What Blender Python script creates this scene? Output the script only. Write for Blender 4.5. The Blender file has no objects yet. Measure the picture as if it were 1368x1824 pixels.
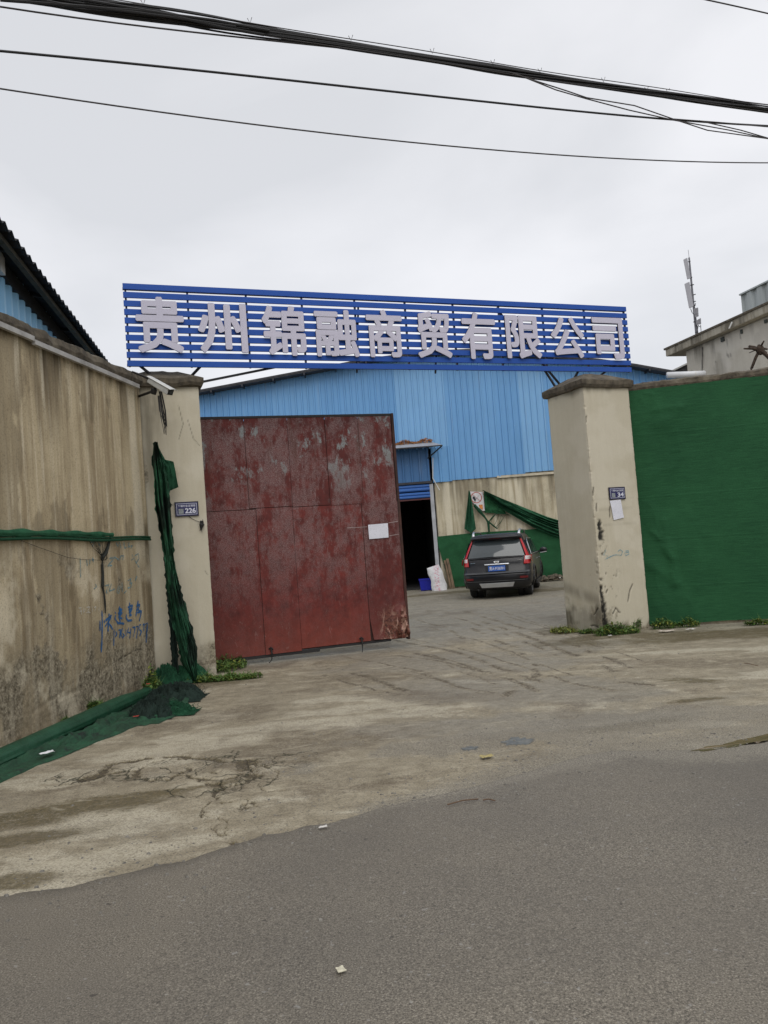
import bpy, math, random
import numpy as np
from mathutils import Vector, Matrix

# ------------------------------------------------------------------ camera, sky, sun, exposure
scene = bpy.context.scene
C = scene.collection
R = math.radians
PITCH, ROLL, EYE, FPX = R(2.6), R(4.3), 1.55, 1370.0
cam_data = bpy.data.cameras.new("camera")
cam = bpy.data.objects.new("camera", cam_data)
C.objects.link(cam)
cam_data.sensor_fit = 'VERTICAL'
cam_data.sensor_height = 24.0
cam_data.lens = 24.0 * FPX / 1824.0
cam_data.clip_end = 2000
cam.matrix_world = Matrix.Translation((0, 0, EYE)) @ Matrix.Rotation(R(90) + PITCH, 4, 'X') @ Matrix.Rotation(-ROLL, 4, 'Z')
scene.camera = cam

SUN_EL, SUN_AZ = R(50), R(170)          # behind the photographer, a little to the right
w = bpy.data.worlds.new("World"); scene.world = w; w.use_nodes = True
nt = w.node_tree; nt.nodes.clear()
out = nt.nodes.new('ShaderNodeOutputWorld')
sky = nt.nodes.new('ShaderNodeTexSky'); sky.sky_type = 'NISHITA'; sky.sun_disc = False
sky.sun_elevation = SUN_EL; sky.sun_rotation = SUN_AZ
bg1 = nt.nodes.new('ShaderNodeBackground'); bg1.inputs[1].default_value = 0.012
nt.links.new(sky.outputs[0], bg1.inputs[0])
tc = nt.nodes.new('ShaderNodeTexCoord')
mp = nt.nodes.new('ShaderNodeMapping'); mp.inputs['Scale'].default_value = (1.1, 1.1, 2.2); mp.inputs['Location'].default_value = (3.1, 0.4, 0.2)
nz = nt.nodes.new('ShaderNodeTexNoise'); nz.inputs['Scale'].default_value = 1.5; nz.inputs['Detail'].default_value = 7; nz.inputs['Roughness'].default_value = 0.46; nz.inputs['Distortion'].default_value = 0.4
rp = nt.nodes.new('ShaderNodeValToRGB')
rp.color_ramp.elements[0].position = 0.38; rp.color_ramp.elements[0].color = (0.680, 0.688, 0.712, 1)
rp.color_ramp.elements[1].position = 0.58; rp.color_ramp.elements[1].color = (0.845, 0.845, 0.868, 1)
bg2 = nt.nodes.new('ShaderNodeBackground'); bg2.inputs[1].default_value = 0.98
add = nt.nodes.new('ShaderNodeAddShader')
nt.links.new(tc.outputs['Generated'], mp.inputs[0]); nt.links.new(mp.outputs[0], nz.inputs['Vector'])
nt.links.new(nz.outputs['Fac'], rp.inputs[0]); nt.links.new(rp.outputs[0], bg2.inputs[0])
nt.links.new(bg1.outputs[0], add.inputs[0]); nt.links.new(bg2.outputs[0], add.inputs[1]); nt.links.new(add.outputs[0], out.inputs[0])
sun_d = bpy.data.lights.new("sun", 'SUN'); sun_d.energy = 1.3; sun_d.angle = R(50); sun_d.color = (1.0, 0.97, 0.92)
sun = bpy.data.objects.new("sun", sun_d); C.objects.link(sun)
sdir = Vector((math.sin(SUN_AZ) * math.cos(SUN_EL), math.cos(SUN_AZ) * math.cos(SUN_EL), math.sin(SUN_EL)))
sun.rotation_euler = sdir.to_track_quat('Z', 'Y').to_euler()
scene.view_settings.view_transform = 'Standard'
scene.view_settings.look = 'None'
scene.view_settings.exposure = 0.06
scene.view_settings.gamma = 1.0

# ------------------------------------------------------------------ survey helpers: where a sighted point stands on a known plane
def ray(px, py):
    u, v = (px - 684.0) / FPX, -(py - 912.0) / FPX
    a = u * math.cos(ROLL) + v * math.sin(ROLL); b = -u * math.sin(ROLL) + v * math.cos(ROLL)
    return Vector((a, math.cos(PITCH) - b * math.sin(PITCH), math.sin(PITCH) + b * math.cos(PITCH)))
def G(px, py, z=0.0):
    d = ray(px, py); t = (z - EYE) / d.z
    return Vector((0, 0, EYE)) + d * t
class Plane:
    """Vertical plane through p (x, y) running along angle th (degrees); s runs along it, z up, o out of it towards the camera."""
    def __init__(self, p, th):
        self.p = Vector((p[0], p[1], 0)); self.d = Vector((math.cos(R(th)), math.sin(R(th)), 0)); n = Vector((self.d.y, -self.d.x, 0))
        self.n = n if n.dot(-self.p + Vector((0, 0, 0))) > 0 else -n
    def hit(self, px, py, o=0.0):
        d = ray(px, py); q = self.p + self.n * o
        t = (q.dot(self.n)) / d.dot(self.n)
        return Vector((0, 0, EYE)) + d * t
    def sz(self, px, py, o=0.0):
        q = self.hit(px, py, o); return (q - self.p).dot(self.d), q.z
    def at(self, s, z, o=0.0):
        q = self.p + self.d * s + self.n * o; return Vector((q.x, q.y, z))

# ------------------------------------------------------------------ numpy noise
def _h(ix, iy, seed):
    n = (ix.astype(np.int64) * 374761393 + iy.astype(np.int64) * 668265263 + seed * 1274126177) & 0x7fffffff
    n = ((n ^ (n >> 13)) * 1103515245) & 0x7fffffff
    n = (n ^ (n >> 16)) * 69069 & 0x7fffffff
    return (n & 0xffffff) / float(0xffffff)
def vn(x, y, seed=0):
    x = np.asarray(x, float); y = np.asarray(y, float)
    ix, iy = np.floor(x), np.floor(y); fx, fy = x - ix, y - iy
    fx = fx * fx * (3 - 2 * fx); fy = fy * fy * (3 - 2 * fy)
    a, b, c, d = _h(ix, iy, seed), _h(ix + 1, iy, seed), _h(ix, iy + 1, seed), _h(ix + 1, iy + 1, seed)
    return (a * (1 - fx) + b * fx) * (1 - fy) + (c * (1 - fx) + d * fx) * fy
def fbm(x, y, octv=4, seed=0, gain=0.5):
    s, a, t = 0.0, 1.0, 0.0
    for k in range(octv):
        s = s + a * vn(x * 2 ** k + 17.3 * k, y * 2 ** k - 9.1 * k, seed + k); t += a; a *= gain
    return s / t
def sstep(e0, e1, x):
    t = np.clip((x - e0) / (e1 - e0), 0, 1); return t * t * (3 - 2 * t)
def polydist(X, Y, pts):
    D = np.full(np.shape(X), 1e9)
    for (x0, y0), (x1, y1) in zip(pts[:-1], pts[1:]):
        dx, dy = x1 - x0, y1 - y0; L = dx * dx + dy * dy + 1e-12
        t = np.clip(((X - x0) * dx + (Y - y0) * dy) / L, 0, 1)
        D = np.minimum(D, np.hypot(X - x0 - t * dx, Y - y0 - t * dy))
    return D

# ------------------------------------------------------------------ materials
class M:
    def __init__(s, name):
        s.m = bpy.data.materials.new(name); s.m.use_nodes = True; s.t = s.m.node_tree
        s.b = s.t.nodes['Principled BSDF']; s._tc = s.t.nodes.new('ShaderNodeTexCoord')
        s.pos = s._tc.outputs['Object']
    def n(s, ty): return s.t.nodes.new(ty)
    def put(s, v, sock):
        if hasattr(v, 'links') or hasattr(v, 'is_output'): s.t.links.new(v, sock)
        elif isinstance(v, (tuple, list)) and len(v) == 3 and sock.type == 'RGBA': sock.default_value = (*v, 1)
        else: sock.default_value = v
    def scaled(s, sc, loc=(0, 0, 0), rot=(0, 0, 0)):
        q = s.n('ShaderNodeMapping'); q.inputs['Scale'].default_value = sc; q.inputs['Location'].default_value = loc; q.inputs['Rotation'].default_value = rot
        s.t.links.new(s.pos, q.inputs[0]); return q.outputs[0]
    def noise(s, scale, detail=3, rough=0.55, vec=None, dist=0.0):
        q = s.n('ShaderNodeTexNoise'); q.inputs['Scale'].default_value = scale; q.inputs['Detail'].default_value = detail
        q.inputs['Roughness'].default_value = rough; q.inputs['Distortion'].default_value = dist
        s.t.links.new(vec or s.pos, q.inputs['Vector']); return q.outputs['Fac']
    def voro(s, scale, feature='F1', vec=None, out='Distance'):
        q = s.n('ShaderNodeTexVoronoi'); q.feature = feature; q.inputs['Scale'].default_value = scale
        s.t.links.new(vec or s.pos, q.inputs['Vector']); return q.outputs[out]
    def ramp(s, f, stops):
        q = s.n('ShaderNodeValToRGB'); e = q.color_ramp.elements
        while len(e) < len(stops): e.new(0.5)
        for k, (p, c) in enumerate(stops):
            e[k].position = p; e[k].color = (c, c, c, 1) if isinstance(c, (int, float)) else (*c, 1)
        s.put(f, q.inputs[0]); return q.outputs[0]
    def mix(s, f, a, b, mode='MIX'):
        q = s.n('ShaderNodeMix'); q.data_type = 'RGBA'; q.blend_type = mode
        s.put(f, q.inputs[0]); s.put(a, q.inputs[6]); s.put(b, q.inputs[7]); return q.outputs[2]
    def math(s, op, a, b=0.0, clamp=False):
        q = s.n('ShaderNodeMath'); q.operation = op; q.use_clamp = clamp; s.put(a, q.inputs[0]); s.put(b, q.inputs[1]); return q.outputs[0]
    def attr(s, name):
        q = s.n('ShaderNodeAttribute'); q.attribute_name = name
        sp = s.n('ShaderNodeSeparateColor'); s.t.links.new(q.outputs['Color'], sp.inputs[0]); return sp.outputs[0], sp.outputs[1], sp.outputs[2], q.outputs['Alpha']
    def xyz(s):
        q = s.n('ShaderNodeSeparateXYZ'); s.t.links.new(s.pos, q.inputs[0]); return q.outputs
    def rnd(s):
        q = s.n('ShaderNodeObjectInfo'); return q.outputs['Random']
    def bump(s, h, strength=0.3, dist=0.01):
        q = s.n('ShaderNodeBump'); q.inputs['Strength'].default_value = strength; q.inputs['Distance'].default_value = dist
        s.put(h, q.inputs['Height']); s.t.links.new(q.outputs[0], s.b.inputs['Normal'])
    def done(s, color=None, rough=0.8, metal=0.0, **kw):
        if color is not None: s.put(color, s.b.inputs['Base Color'])
        s.put(rough, s.b.inputs['Roughness']); s.put(metal, s.b.inputs['Metallic'])
        for k, v in kw.items(): s.put(v, s.b.inputs[k.replace('_', ' ')])
        return s.m

def srgb(r, g, b):
    f = lambda c: (c / 255 / 12.92) if c / 255 <= 0.04045 else ((c / 255 + 0.055) / 1.055) ** 2.4
    return (f(r), f(g), f(b))
def simple(name, col, rough=0.6, metal=0.0, var=0.25, scale=6.0, bump=0.0, dirt=None, stretch=(1, 1, 1), **kw):
    m = M(name); v = m.scaled(stretch); nz_ = m.noise(scale, 5, 0.6, v)
    dark = tuple(c * (1 - var) for c in col); lite = tuple(min(1, c * (1 + var)) for c in col)
    c = m.ramp(nz_, [(0.3, dark), (0.7, lite)])
    if dirt: c = m.mix(m.ramp(m.noise(scale * 0.4, 6, 0.65, v), [(0.5, 0.0), (0.72, dirt[1])]), c, dirt[0])
    if bump: m.bump(m.noise(scale * 12, 3), bump, 0.005)
    return m.done(c, rough, metal, **kw)

# ------------------------------------------------------------------ mesh collecting
LOC = {}
def tag(o, label=None, cat=None, group=None, kind=None):
    if label: o['label'] = label
    if cat: o['category'] = cat
    if group: o['group'] = group
    if kind: o['kind'] = kind
    return o
def thing(name, loc, label, cat, group=None, rz=0.0):
    o = bpy.data.objects.new(name, None); C.objects.link(o); o.empty_display_size = 0.2
    o.location = loc; o.rotation_euler = (0, 0, rz); LOC[o.name] = Vector(loc); return tag(o, label, cat, group)
class MB:
    def __init__(s): s.v = []; s.f = []; s.m = []; s.cur = 0
    def quadbox(s, b, t):
        """prism: b and t are matching rings (bottom ccw, top ccw)"""
        k = len(s.v); n = len(b); s.v += [Vector(p) for p in b] + [Vector(p) for p in t]
        s.f.append(tuple(k + i for i in range(n - 1, -1, -1))); s.f.append(tuple(k + n + i for i in range(n)))
        for i in range(n): j = (i + 1) % n; s.f.append((k + i, k + j, k + n + j, k + n + i))
        s.m += [s.cur] * (n + 2); return s
    def box(s, x0, x1, y0, y1, z0, z1):
        return s.quadbox([(x0, y0, z0), (x1, y0, z0), (x1, y1, z0), (x0, y1, z0)], [(x0, y0, z1), (x1, y0, z1), (x1, y1, z1), (x0, y1, z1)])
    def pbox(s, P, s0, s1, z0, z1, o0, o1):
        """box on a survey plane"""
        a = [P.at(s0, z0, o1), P.at(s1, z0, o1), P.at(s1, z0, o0), P.at(s0, z0, o0)]
        b = [P.at(s0, z1, o1), P.at(s1, z1, o1), P.at(s1, z1, o0), P.at(s0, z1, o0)]
        return s.quadbox(a, b)
    def quad(s, *p):
        k = len(s.v); s.v += [Vector(q) for q in p]; s.f.append(tuple(range(k, k + len(p)))); s.m.append(s.cur); return s
    def bar(s, a, b, w_, h_=None):
        a, b = Vector(a), Vector(b); h_ = h_ or w_; d = (b - a).normalized()
        up = Vector((0, 0, 1)) if abs(d.z) < 0.95 else Vector((0, 1, 0))
        x = d.cross(up).normalized(); y = x.cross(d)
        r = [(-w_ / 2, -h_ / 2), (w_ / 2, -h_ / 2), (w_ / 2, h_ / 2), (-w_ / 2, h_ / 2)]
        return s.quadbox([a + x * p + y * q for p, q in r], [b + x * p + y * q for p, q in r])
    def tube(s, pts, r, n=8, caps=True):
        pts = [Vector(p) for p in pts]; k0 = len(s.v); up = Vector((0, 0, 1)); N = len(pts)
        for i, p in enumerate(pts):
            d = (pts[min(i + 1, N - 1)] - pts[max(i - 1, 0)]).normalized()
            u = up if abs(d.z) < 0.9 else Vector((0, 1, 0))
            x = d.cross(u).normalized(); y = x.cross(d); rr = r[i] if isinstance(r, (list, tuple)) else r
            for j in range(n):
                a = 2 * math.pi * j / n; s.v.append(p + x * math.cos(a) * rr + y * math.sin(a) * rr)
        for i in range(N - 1):
            for j in range(n):
                a = k0 + i * n + j; b = k0 + i * n + (j + 1) % n; s.f.append((a, b, b + n, a + n)); s.m.append(s.cur)
        if caps:
            s.f.append(tuple(k0 + j for j in range(n - 1, -1, -1))); s.f.append(tuple(k0 + (N - 1) * n + j for j in range(n))); s.m += [s.cur] * 2
        return s
    def grid(s, rows):
        """rows: list of equal-length point lists"""
        k = len(s.v); nr, nc = len(rows), len(rows[0])
        for r in rows: s.v += [Vector(p) for p in r]
        for i in range(nr - 1):
            for j in range(nc - 1):
                a = k + i * nc + j; s.f.append((a, a + 1, a + nc + 1, a + nc)); s.m.append(s.cur)
        return s
    def build(s, name, mat, parent=None, local=False, smooth=False, solid=0.0, bevel=0.0, origin=None):
        me = bpy.data.meshes.new(name)
        off = Vector((0, 0, 0))
        if not local:
            if parent is not None:
                r = parent
                off = LOC.get(r.name, Vector((0, 0, 0)))
            elif s.v:
                if origin is None:
                    A = np.array([tuple(v) for v in s.v]); mn, mx = A.min(0), A.max(0)
                    origin = Vector(((mn[0] + mx[0]) / 2, (mn[1] + mx[1]) / 2, mn[2]))
                off = Vector(origin)
        me.from_pydata([tuple(v - off) for v in s.v], [], s.f)
        for mt in (mat if isinstance(mat, list) else [mat]): me.materials.append(mt)
        me.polygons.foreach_set('material_index', s.m)
        if smooth: me.polygons.foreach_set('use_smooth', [True] * len(me.polygons))
        me.update()
        o = bpy.data.objects.new(name, me); C.objects.link(o)
        if parent is not None:
            o.parent = parent; LOC[o.name] = LOC.get(parent.name, Vector((0, 0, 0)))
        else:
            o.location = off; LOC[o.name] = off
        if solid:
            md = o.modifiers.new('thickness', 'SOLIDIFY'); md.thickness = solid; md.offset = 0
            if smooth:
                es = o.modifiers.new('crisp_rim', 'EDGE_SPLIT'); es.split_angle = R(50)
        if bevel:
            md = o.modifiers.new('edge', 'BEVEL'); md.width = bevel; md.segments = 2; md.limit_method = 'ANGLE'
        return o
def grid_np(name, P3, mat, masks=None, parent=None, smooth=True, kind=None, masks2=None):
    """P3: (nr, nc, 3) array of points -> one mesh; masks (nr, nc, 4) -> colour attribute"""
    nr, nc = P3.shape[:2]; off = np.array(LOC[parent.name]) if parent is not None else np.array([P3[..., 0].mean(), P3[..., 1].mean(), P3[..., 2].min()])
    me = bpy.data.meshes.new(name); V = (P3 - off).reshape(-1, 3)
    idx = np.arange(nr * nc).reshape(nr, nc)
    Q = np.stack([idx[:-1, :-1], idx[:-1, 1:], idx[1:, 1:], idx[1:, :-1]], -1).reshape(-1, 4)
    me.vertices.add(len(V)); me.vertices.foreach_set('co', V.ravel())
    me.loops.add(Q.size); me.loops.foreach_set('vertex_index', Q.ravel().astype(np.int32))
    me.polygons.add(len(Q)); me.polygons.foreach_set('loop_start', np.arange(0, Q.size, 4, dtype=np.int32))
    me.polygons.foreach_set('loop_total', np.full(len(Q), 4, dtype=np.int32))
    me.update(calc_edges=True)
    if smooth: me.polygons.foreach_set('use_smooth', [True] * len(Q))
    if masks is not None:
        ca = me.color_attributes.new('masks', 'FLOAT_COLOR', 'POINT'); ca.data.foreach_set('color', np.clip(masks, 0, 1).reshape(-1, 4).astype(np.float32).ravel())
    if masks2 is not None:
        ca = me.color_attributes.new('masks2', 'FLOAT_COLOR', 'POINT'); ca.data.foreach_set('color', np.clip(masks2, 0, 1).reshape(-1, 4).astype(np.float32).ravel())
    me.materials.append(mat); me.validate()
    o = bpy.data.objects.new(name, me); C.objects.link(o)
    if parent is not None: o.parent = parent
    else: o.location = off; LOC[o.name] = Vector(off)
    if kind: o['kind'] = kind
    return o

def text_mesh(txt, bold=0.0, extrude=0.0):
    """text -> (verts, faces) centred, scaled so the body box is about 1 unit high"""
    cu = bpy.data.curves.new('lettering', 'FONT'); cu.body = txt; cu.size = 1.0; cu.offset = bold; cu.extrude = extrude
    cu.resolution_u = 3
    ob = bpy.data.objects.new('lettering', cu); C.objects.link(ob)
    dg = bpy.context.evaluated_depsgraph_get(); ev = ob.evaluated_get(dg); me = ev.to_mesh()
    V = [v.co.copy() for v in me.vertices]; F = [tuple(p.vertices) for p in me.polygons]
    ev.to_mesh_clear(); bpy.data.objects.remove(ob); bpy.data.curves.remove(cu)
    return V, F
def place_text(mb, txt, P, s0, s1, z0, z1, o, depth=0.0, bold=0.0, slant=0.0):
    """lettering stretched into the box s0..s1, z0..z1 of a plane, standing proud to o; bold thickens every stroke"""
    V, F = text_mesh(txt, 0.0, 0.5 if depth else 0.0)
    xs = [v.x for v in V]; ys = [v.y for v in V]; x0, x1, y0, y1 = min(xs), max(xs), min(ys), max(ys)
    sh = [(0, 0)] + [(bold * math.cos(a), bold * math.sin(a)) for a in np.arange(8) * math.pi / 4 + .39] if bold else [(0, 0)]
    x0 -= bold; x1 += bold; y0 -= bold; y1 += bold
    for q, (dx, dy) in enumerate(sh):
        k = len(mb.v); lift = q * (0.00045 if depth else 0.00008)
        for v in V:
            a = (v.x + dx - x0) / (x1 - x0); b = (v.y + dy - y0) / (y1 - y0)
            mb.v.append(P.at(s0 + (s1 - s0) * a + slant * b, z0 + (z1 - z0) * b, lift + (o + (v.z - 0.5) * depth if depth else o)))
        for f in F: mb.f.append(tuple(k + i for i in f)); mb.m.append(mb.cur)

# ------------------------------------------------------------------ common materials
ASPHALT = M('asphalt'); m = ASPHALT
_f = m.noise(135, 4, 0.8); _g = m.noise(0.9, 4, 0.6); _s = m.voro(150, 'F1')
_c = m.ramp(_f, [(0.37, (0.035, 0.030, 0.024)), (0.48, (0.155, 0.138, 0.112)), (0.55, (0.190, 0.168, 0.132)), (0.66, (0.42, 0.385, 0.32))])
_c = m.mix(m.ramp(_g, [(0.3, 0.0), (0.75, 0.35)]), _c, (0.185, 0.165, 0.135))
_c = m.mix(m.ramp(m.noise(0.55, 4, 0.6, m.scaled((1, 1, 1), (4, 2, 1))), [(0.35, 0.42), (0.6, 0.0)]), _c, (0.090, 0.083, 0.075))
_c = m.mix(m.ramp(m.noise(38, 2, 0.4), [(0.70, 0.0), (0.76, 0.6)]), _c, (0.30, 0.29, 0.27))
_c = m.mix(m.ramp(m.noise(24, 2, 0.4, m.scaled((1, 1, 1), (5, 9, 1))), [(0.71, 0.0), (0.76, 0.7)]), _c, (0.045, 0.04, 0.036))
_r, _gm, _bm, _am = m.attr('masks')
_dn = m.ramp(m.math('ADD', _r, m.math('MULTIPLY', m.math('SUBTRACT', m.noise(30, 4, 0.7), 0.5), 0.9)), [(0.40, 0.0), (0.62, 1.0)])
_cn = m.ramp(m.noise(105, 4, 0.8), [(0.37, (0.050, 0.044, 0.034)), (0.5, (0.205, 0.185, 0.150)), (0.66, (0.42, 0.39, 0.32))])
_c = m.mix(m.math('MULTIPLY', _gm, 0.55), _c, (0.060, 0.054, 0.045))
_c = m.mix(m.math('MULTIPLY', _dn, 0.8), _c, _cn)
m.bump(_f, 0.45, 0.003)
ASPHALT = m.done(_c, m.ramp(_g, [(0.3, 0.62), (0.7, 0.82)]), Specular_IOR_Level=0.35)

m = M('worn_concrete')
_r, _gm, _bm, _am = m.attr('masks')      # r moss and algae, g brown mud, b grey damp film, a pale clean cement
_fine = m.noise(85, 4, 0.7); _mid = m.noise(6.5, 7, 0.66, None, 0.4); _big = m.noise(0.7, 5, 0.6, None, 0.3)
_c = m.ramp(_mid, [(0.28, (0.200, 0.168, 0.115)), (0.50, (0.345, 0.300, 0.215)), (0.72, (0.47, 0.420, 0.315))])
_c = m.mix(m.ramp(_big, [(0.35, 0.0), (0.65, 0.55)]), _c, (0.235, 0.205, 0.15))
_brk = m.math('SUBTRACT', m.math('MULTIPLY', m.math('ADD', m.noise(7, 8, 0.78, None, 0.3), m.noise(34, 5, 0.8)), 0.5), 0.5)
def _mk(mask, k=1.1): return m.ramp(m.math('ADD', mask, m.math('MULTIPLY', _brk, k * 2.2)), [(0.22, 0.0), (0.80, 1.0)])
_c = m.mix(m.math('MULTIPLY', _mk(_am, 1.5), 0.80), _c, (0.52, 0.475, 0.370))
_c = m.mix(m.math('MULTIPLY', _bm, 0.82), _c, m.ramp(m.noise(14, 6, 0.7), [(0.3, (0.150, 0.138, 0.112)), (0.7, (0.345, 0.322, 0.270))]))
_c = m.mix(m.math('MULTIPLY', _mk(_gm, 1.3), 0.85), _c, m.ramp(_fine, [(0.35, (0.080, 0.060, 0.040)), (0.7, (0.20, 0.16, 0.11))]))
_c = m.mix(m.math('MULTIPLY', _mk(_r, 1.4), 0.85), _c, m.ramp(m.noise(30, 5, 0.7), [(0.3, (0.040, 0.033, 0.012)), (0.7, (0.155, 0.118, 0.052))]))
_c = m.mix(m.ramp(_fine, [(0.30, 0.80), (0.54, 0.0)]), _c, (0.07, 0.060, 0.044))
_c = m.mix(m.ramp(m.noise(3.0, 9, 0.80, m.scaled((0.6, 2.2, 1), (3, 1, 2)), 0.6), [(0.52, 0.0), (0.66, 0.55)]), _c, (0.150, 0.125, 0.088))
_c = m.mix(m.ramp(m.noise(2.6, 9, 0.80, m.scaled((0.7, 2.4, 1), (8, 6, 5)), 0.6), [(0.54, 0.0), (0.68, 0.6)]), _c, (0.50, 0.455, 0.35))
_c = m.mix(m.ramp(m.noise(110, 2, 0.5), [(0.66, 0.0), (0.78, 0.5)]), _c, (0.46, 0.44, 0.40))
_q = m.n('ShaderNodeAttribute'); _q.attribute_name = 'masks2'; _sp2 = m.n('ShaderNodeSeparateColor'); m.t.links.new(_q.outputs['Color'], _sp2.inputs[0])
_wv = m.n('ShaderNodeVectorMath'); _wv.operation = 'ADD'; _nn = m.n('ShaderNodeTexNoise'); _nn.inputs['Scale'].default_value = 5; _nn.inputs['Detail'].default_value = 5
_sc = m.n('ShaderNodeVectorMath'); _sc.operation = 'SCALE'; _sc.inputs['Scale'].default_value = 0.30
m.t.links.new(m.pos, _nn.inputs['Vector']); m.t.links.new(_nn.outputs['Color'], _sc.inputs[0]); m.t.links.new(m.pos, _wv.inputs[0]); m.t.links.new(_sc.outputs[0], _wv.inputs[1])
_e1 = m.voro(3.4, 'DISTANCE_TO_EDGE', _wv.outputs[0]); _e2 = m.voro(11, 'DISTANCE_TO_EDGE', _wv.outputs[0])
_ck = m.math('MAXIMUM', m.ramp(_e1, [(0.0, 1.0), (0.035, 0.0)]), m.math('MULTIPLY', m.ramp(_e2, [(0.0, 1.0), (0.05, 0.0)]), m.ramp(m.noise(4, 3), [(0.5, 0.0), (0.56, 0.8)])))
_ck = m.math('MULTIPLY', _ck, m.ramp(m.math('ADD', _sp2.outputs[0], m.math('MULTIPLY', _brk, 1.2)), [(0.4, 0.0), (0.6, 1.0)]))
_c = m.mix(m.math('MULTIPLY', _ck, 0.95), _c, (0.020, 0.022, 0.010))
_c = m.mix(m.ramp(m.math('ADD', _sp2.outputs[2], m.math('MULTIPLY', m.math('SUBTRACT', m.noise(42, 6, 0.8), 0.5), 2.2)), [(0.42, 0.0), (0.62, 0.9)]), _c, m.ramp(_fine, [(0.35, (0.030, 0.024, 0.017)), (0.7, (0.13, 0.105, 0.075))]))
_c = m.mix(m.math('MULTIPLY', m.ramp(m.math('ADD', _sp2.outputs[1], m.math('MULTIPLY', m.math('SUBTRACT', m.noise(60, 3, 0.7), 0.5), 1.6)), [(0.45, 0.0), (0.6, 1.0)]), 0.75), _c, m.ramp(m.noise(105, 4, 0.8), [(0.37, (0.050, 0.044, 0.034)), (0.5, (0.205, 0.185, 0.150)), (0.66, (0.42, 0.39, 0.32))]))
m.bump(m.math('SUBTRACT', m.math('ADD', m.math('MULTIPLY', m.noise(60, 5, 0.75), 1.0), m.math('MULTIPLY', _mid, 0.9)), m.math('MULTIPLY', _ck, 1.5)), 0.6, 0.010)
CONCRETE = m.done(_c, m.math('SUBTRACT', 0.9, m.math('MULTIPLY', _bm, 0.32)), Specular_IOR_Level=0.35)

def plaster(name, base, dark, light, streak=1.0, fine=1.0, horiz=False):
    """painted or bare render wall; masks: r dark run-off and soot, g bare rough base, b pale lime or worn patch, a black"""
    m = M(name); r_, g_, b_, a_ = m.attr('masks')
    st = m.scaled((1, 1, 0.07)); st2 = m.scaled((1, 1, 0.045), (3, 5, 7))
    n1 = m.noise(5.5, 6, 0.65, st); n2 = m.noise(17, 5, 0.65, st2); n3 = m.noise(2.2, 6, 0.65, None, 0.5); n4 = m.noise(60, 4, 0.7)
    c = m.mix(m.ramp(n3, [(0.35, 0.0), (0.68, 0.6)]), base, tuple(0.5 * (p + q) for p, q in zip(base, dark)))
    c = m.mix(m.math('MULTIPLY', m.ramp(n1, [(0.46, 0.0), (0.62, 0.85)]), streak), c, dark)
    c = m.mix(m.math('MULTIPLY', m.ramp(n2, [(0.52, 0.0), (0.70, 0.75)]), streak), c, light)
    c = m.mix(m.math('MULTIPLY', r_, m.ramp(m.noise(9, 5, 0.7, st), [(0.25, 0.45), (0.6, 1.0)])), c, tuple(p * 0.33 for p in dark))
    rough_c = m.ramp(m.noise(24, 7, 0.78), [(0.36, (0.055, 0.045, 0.030)), (0.5, (0.235, 0.20, 0.140)), (0.66, (0.46, 0.41, 0.31))])
    c = m.mix(g_, c, rough_c)
    c = m.mix(m.math('MULTIPLY', b_, 0.85), c, light)
    c = m.mix(a_, c, (0.010, 0.010, 0.009))
    c = m.mix(m.math('MULTIPLY', m.ramp(n4, [(0.30, 0.5), (0.5, 0.0)]), fine), c, tuple(p * 0.4 for p in dark))
    h = m.math('ADD', m.math('MULTIPLY', m.noise(26, 7, 0.75), m.math('ADD', 0.35, m.math('MULTIPLY', g_, 2.4))), m.math('MULTIPLY', n4, 0.12))
    m.bump(h, 0.5, 0.012)
    return m.done(c, 0.88, Specular_IOR_Level=0.3)
WALLMAT = plaster('streaked_cement_render', (0.56, 0.465, 0.305), (0.215, 0.155, 0.085), (0.74, 0.66, 0.50), 0.68)
PLAINW = simple('plain_render', (0.42, 0.36, 0.26), 0.9)
PILLARMAT = plaster('cream_render', (0.520, 0.475, 0.370), (0.41, 0.36, 0.26), (0.60, 0.555, 0.455), 0.30, 0.18)
SHEDWALL = plaster('bare_cement_wall', (0.56, 0.50, 0.365), (0.33, 0.275, 0.180), (0.70, 0.64, 0.50), 1.0, 0.6)
PLAINS = simple('plain_cement', (0.48, 0.43, 0.33), 0.9)
FARWALL = plaster('old_white_render', (0.56, 0.53, 0.46), (0.40, 0.36, 0.29), (0.64, 0.61, 0.55), 0.22, 0.4)
COPING = simple('mossy_dark_cement', (0.085, 0.070, 0.050), 0.95, var=0.55, scale=11, bump=0.9, dirt=((0.19, 0.165, 0.12), 0.8))
BLACK = simple('black_iron', (0.012, 0.011, 0.011), 0.6)
DARKSTEEL = simple('dark_painted_steel', (0.020, 0.020, 0.026), 0.5, var=0.4)
WHITEPAINT = simple('white_plastic', (0.62, 0.62, 0.60), 0.5, var=0.1)
GREYPLASTIC = simple('grey_conduit', (0.40, 0.39, 0.37), 0.6, var=0.25, dirt=((0.12, 0.1, 0.08), 0.8), scale=5)

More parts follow.
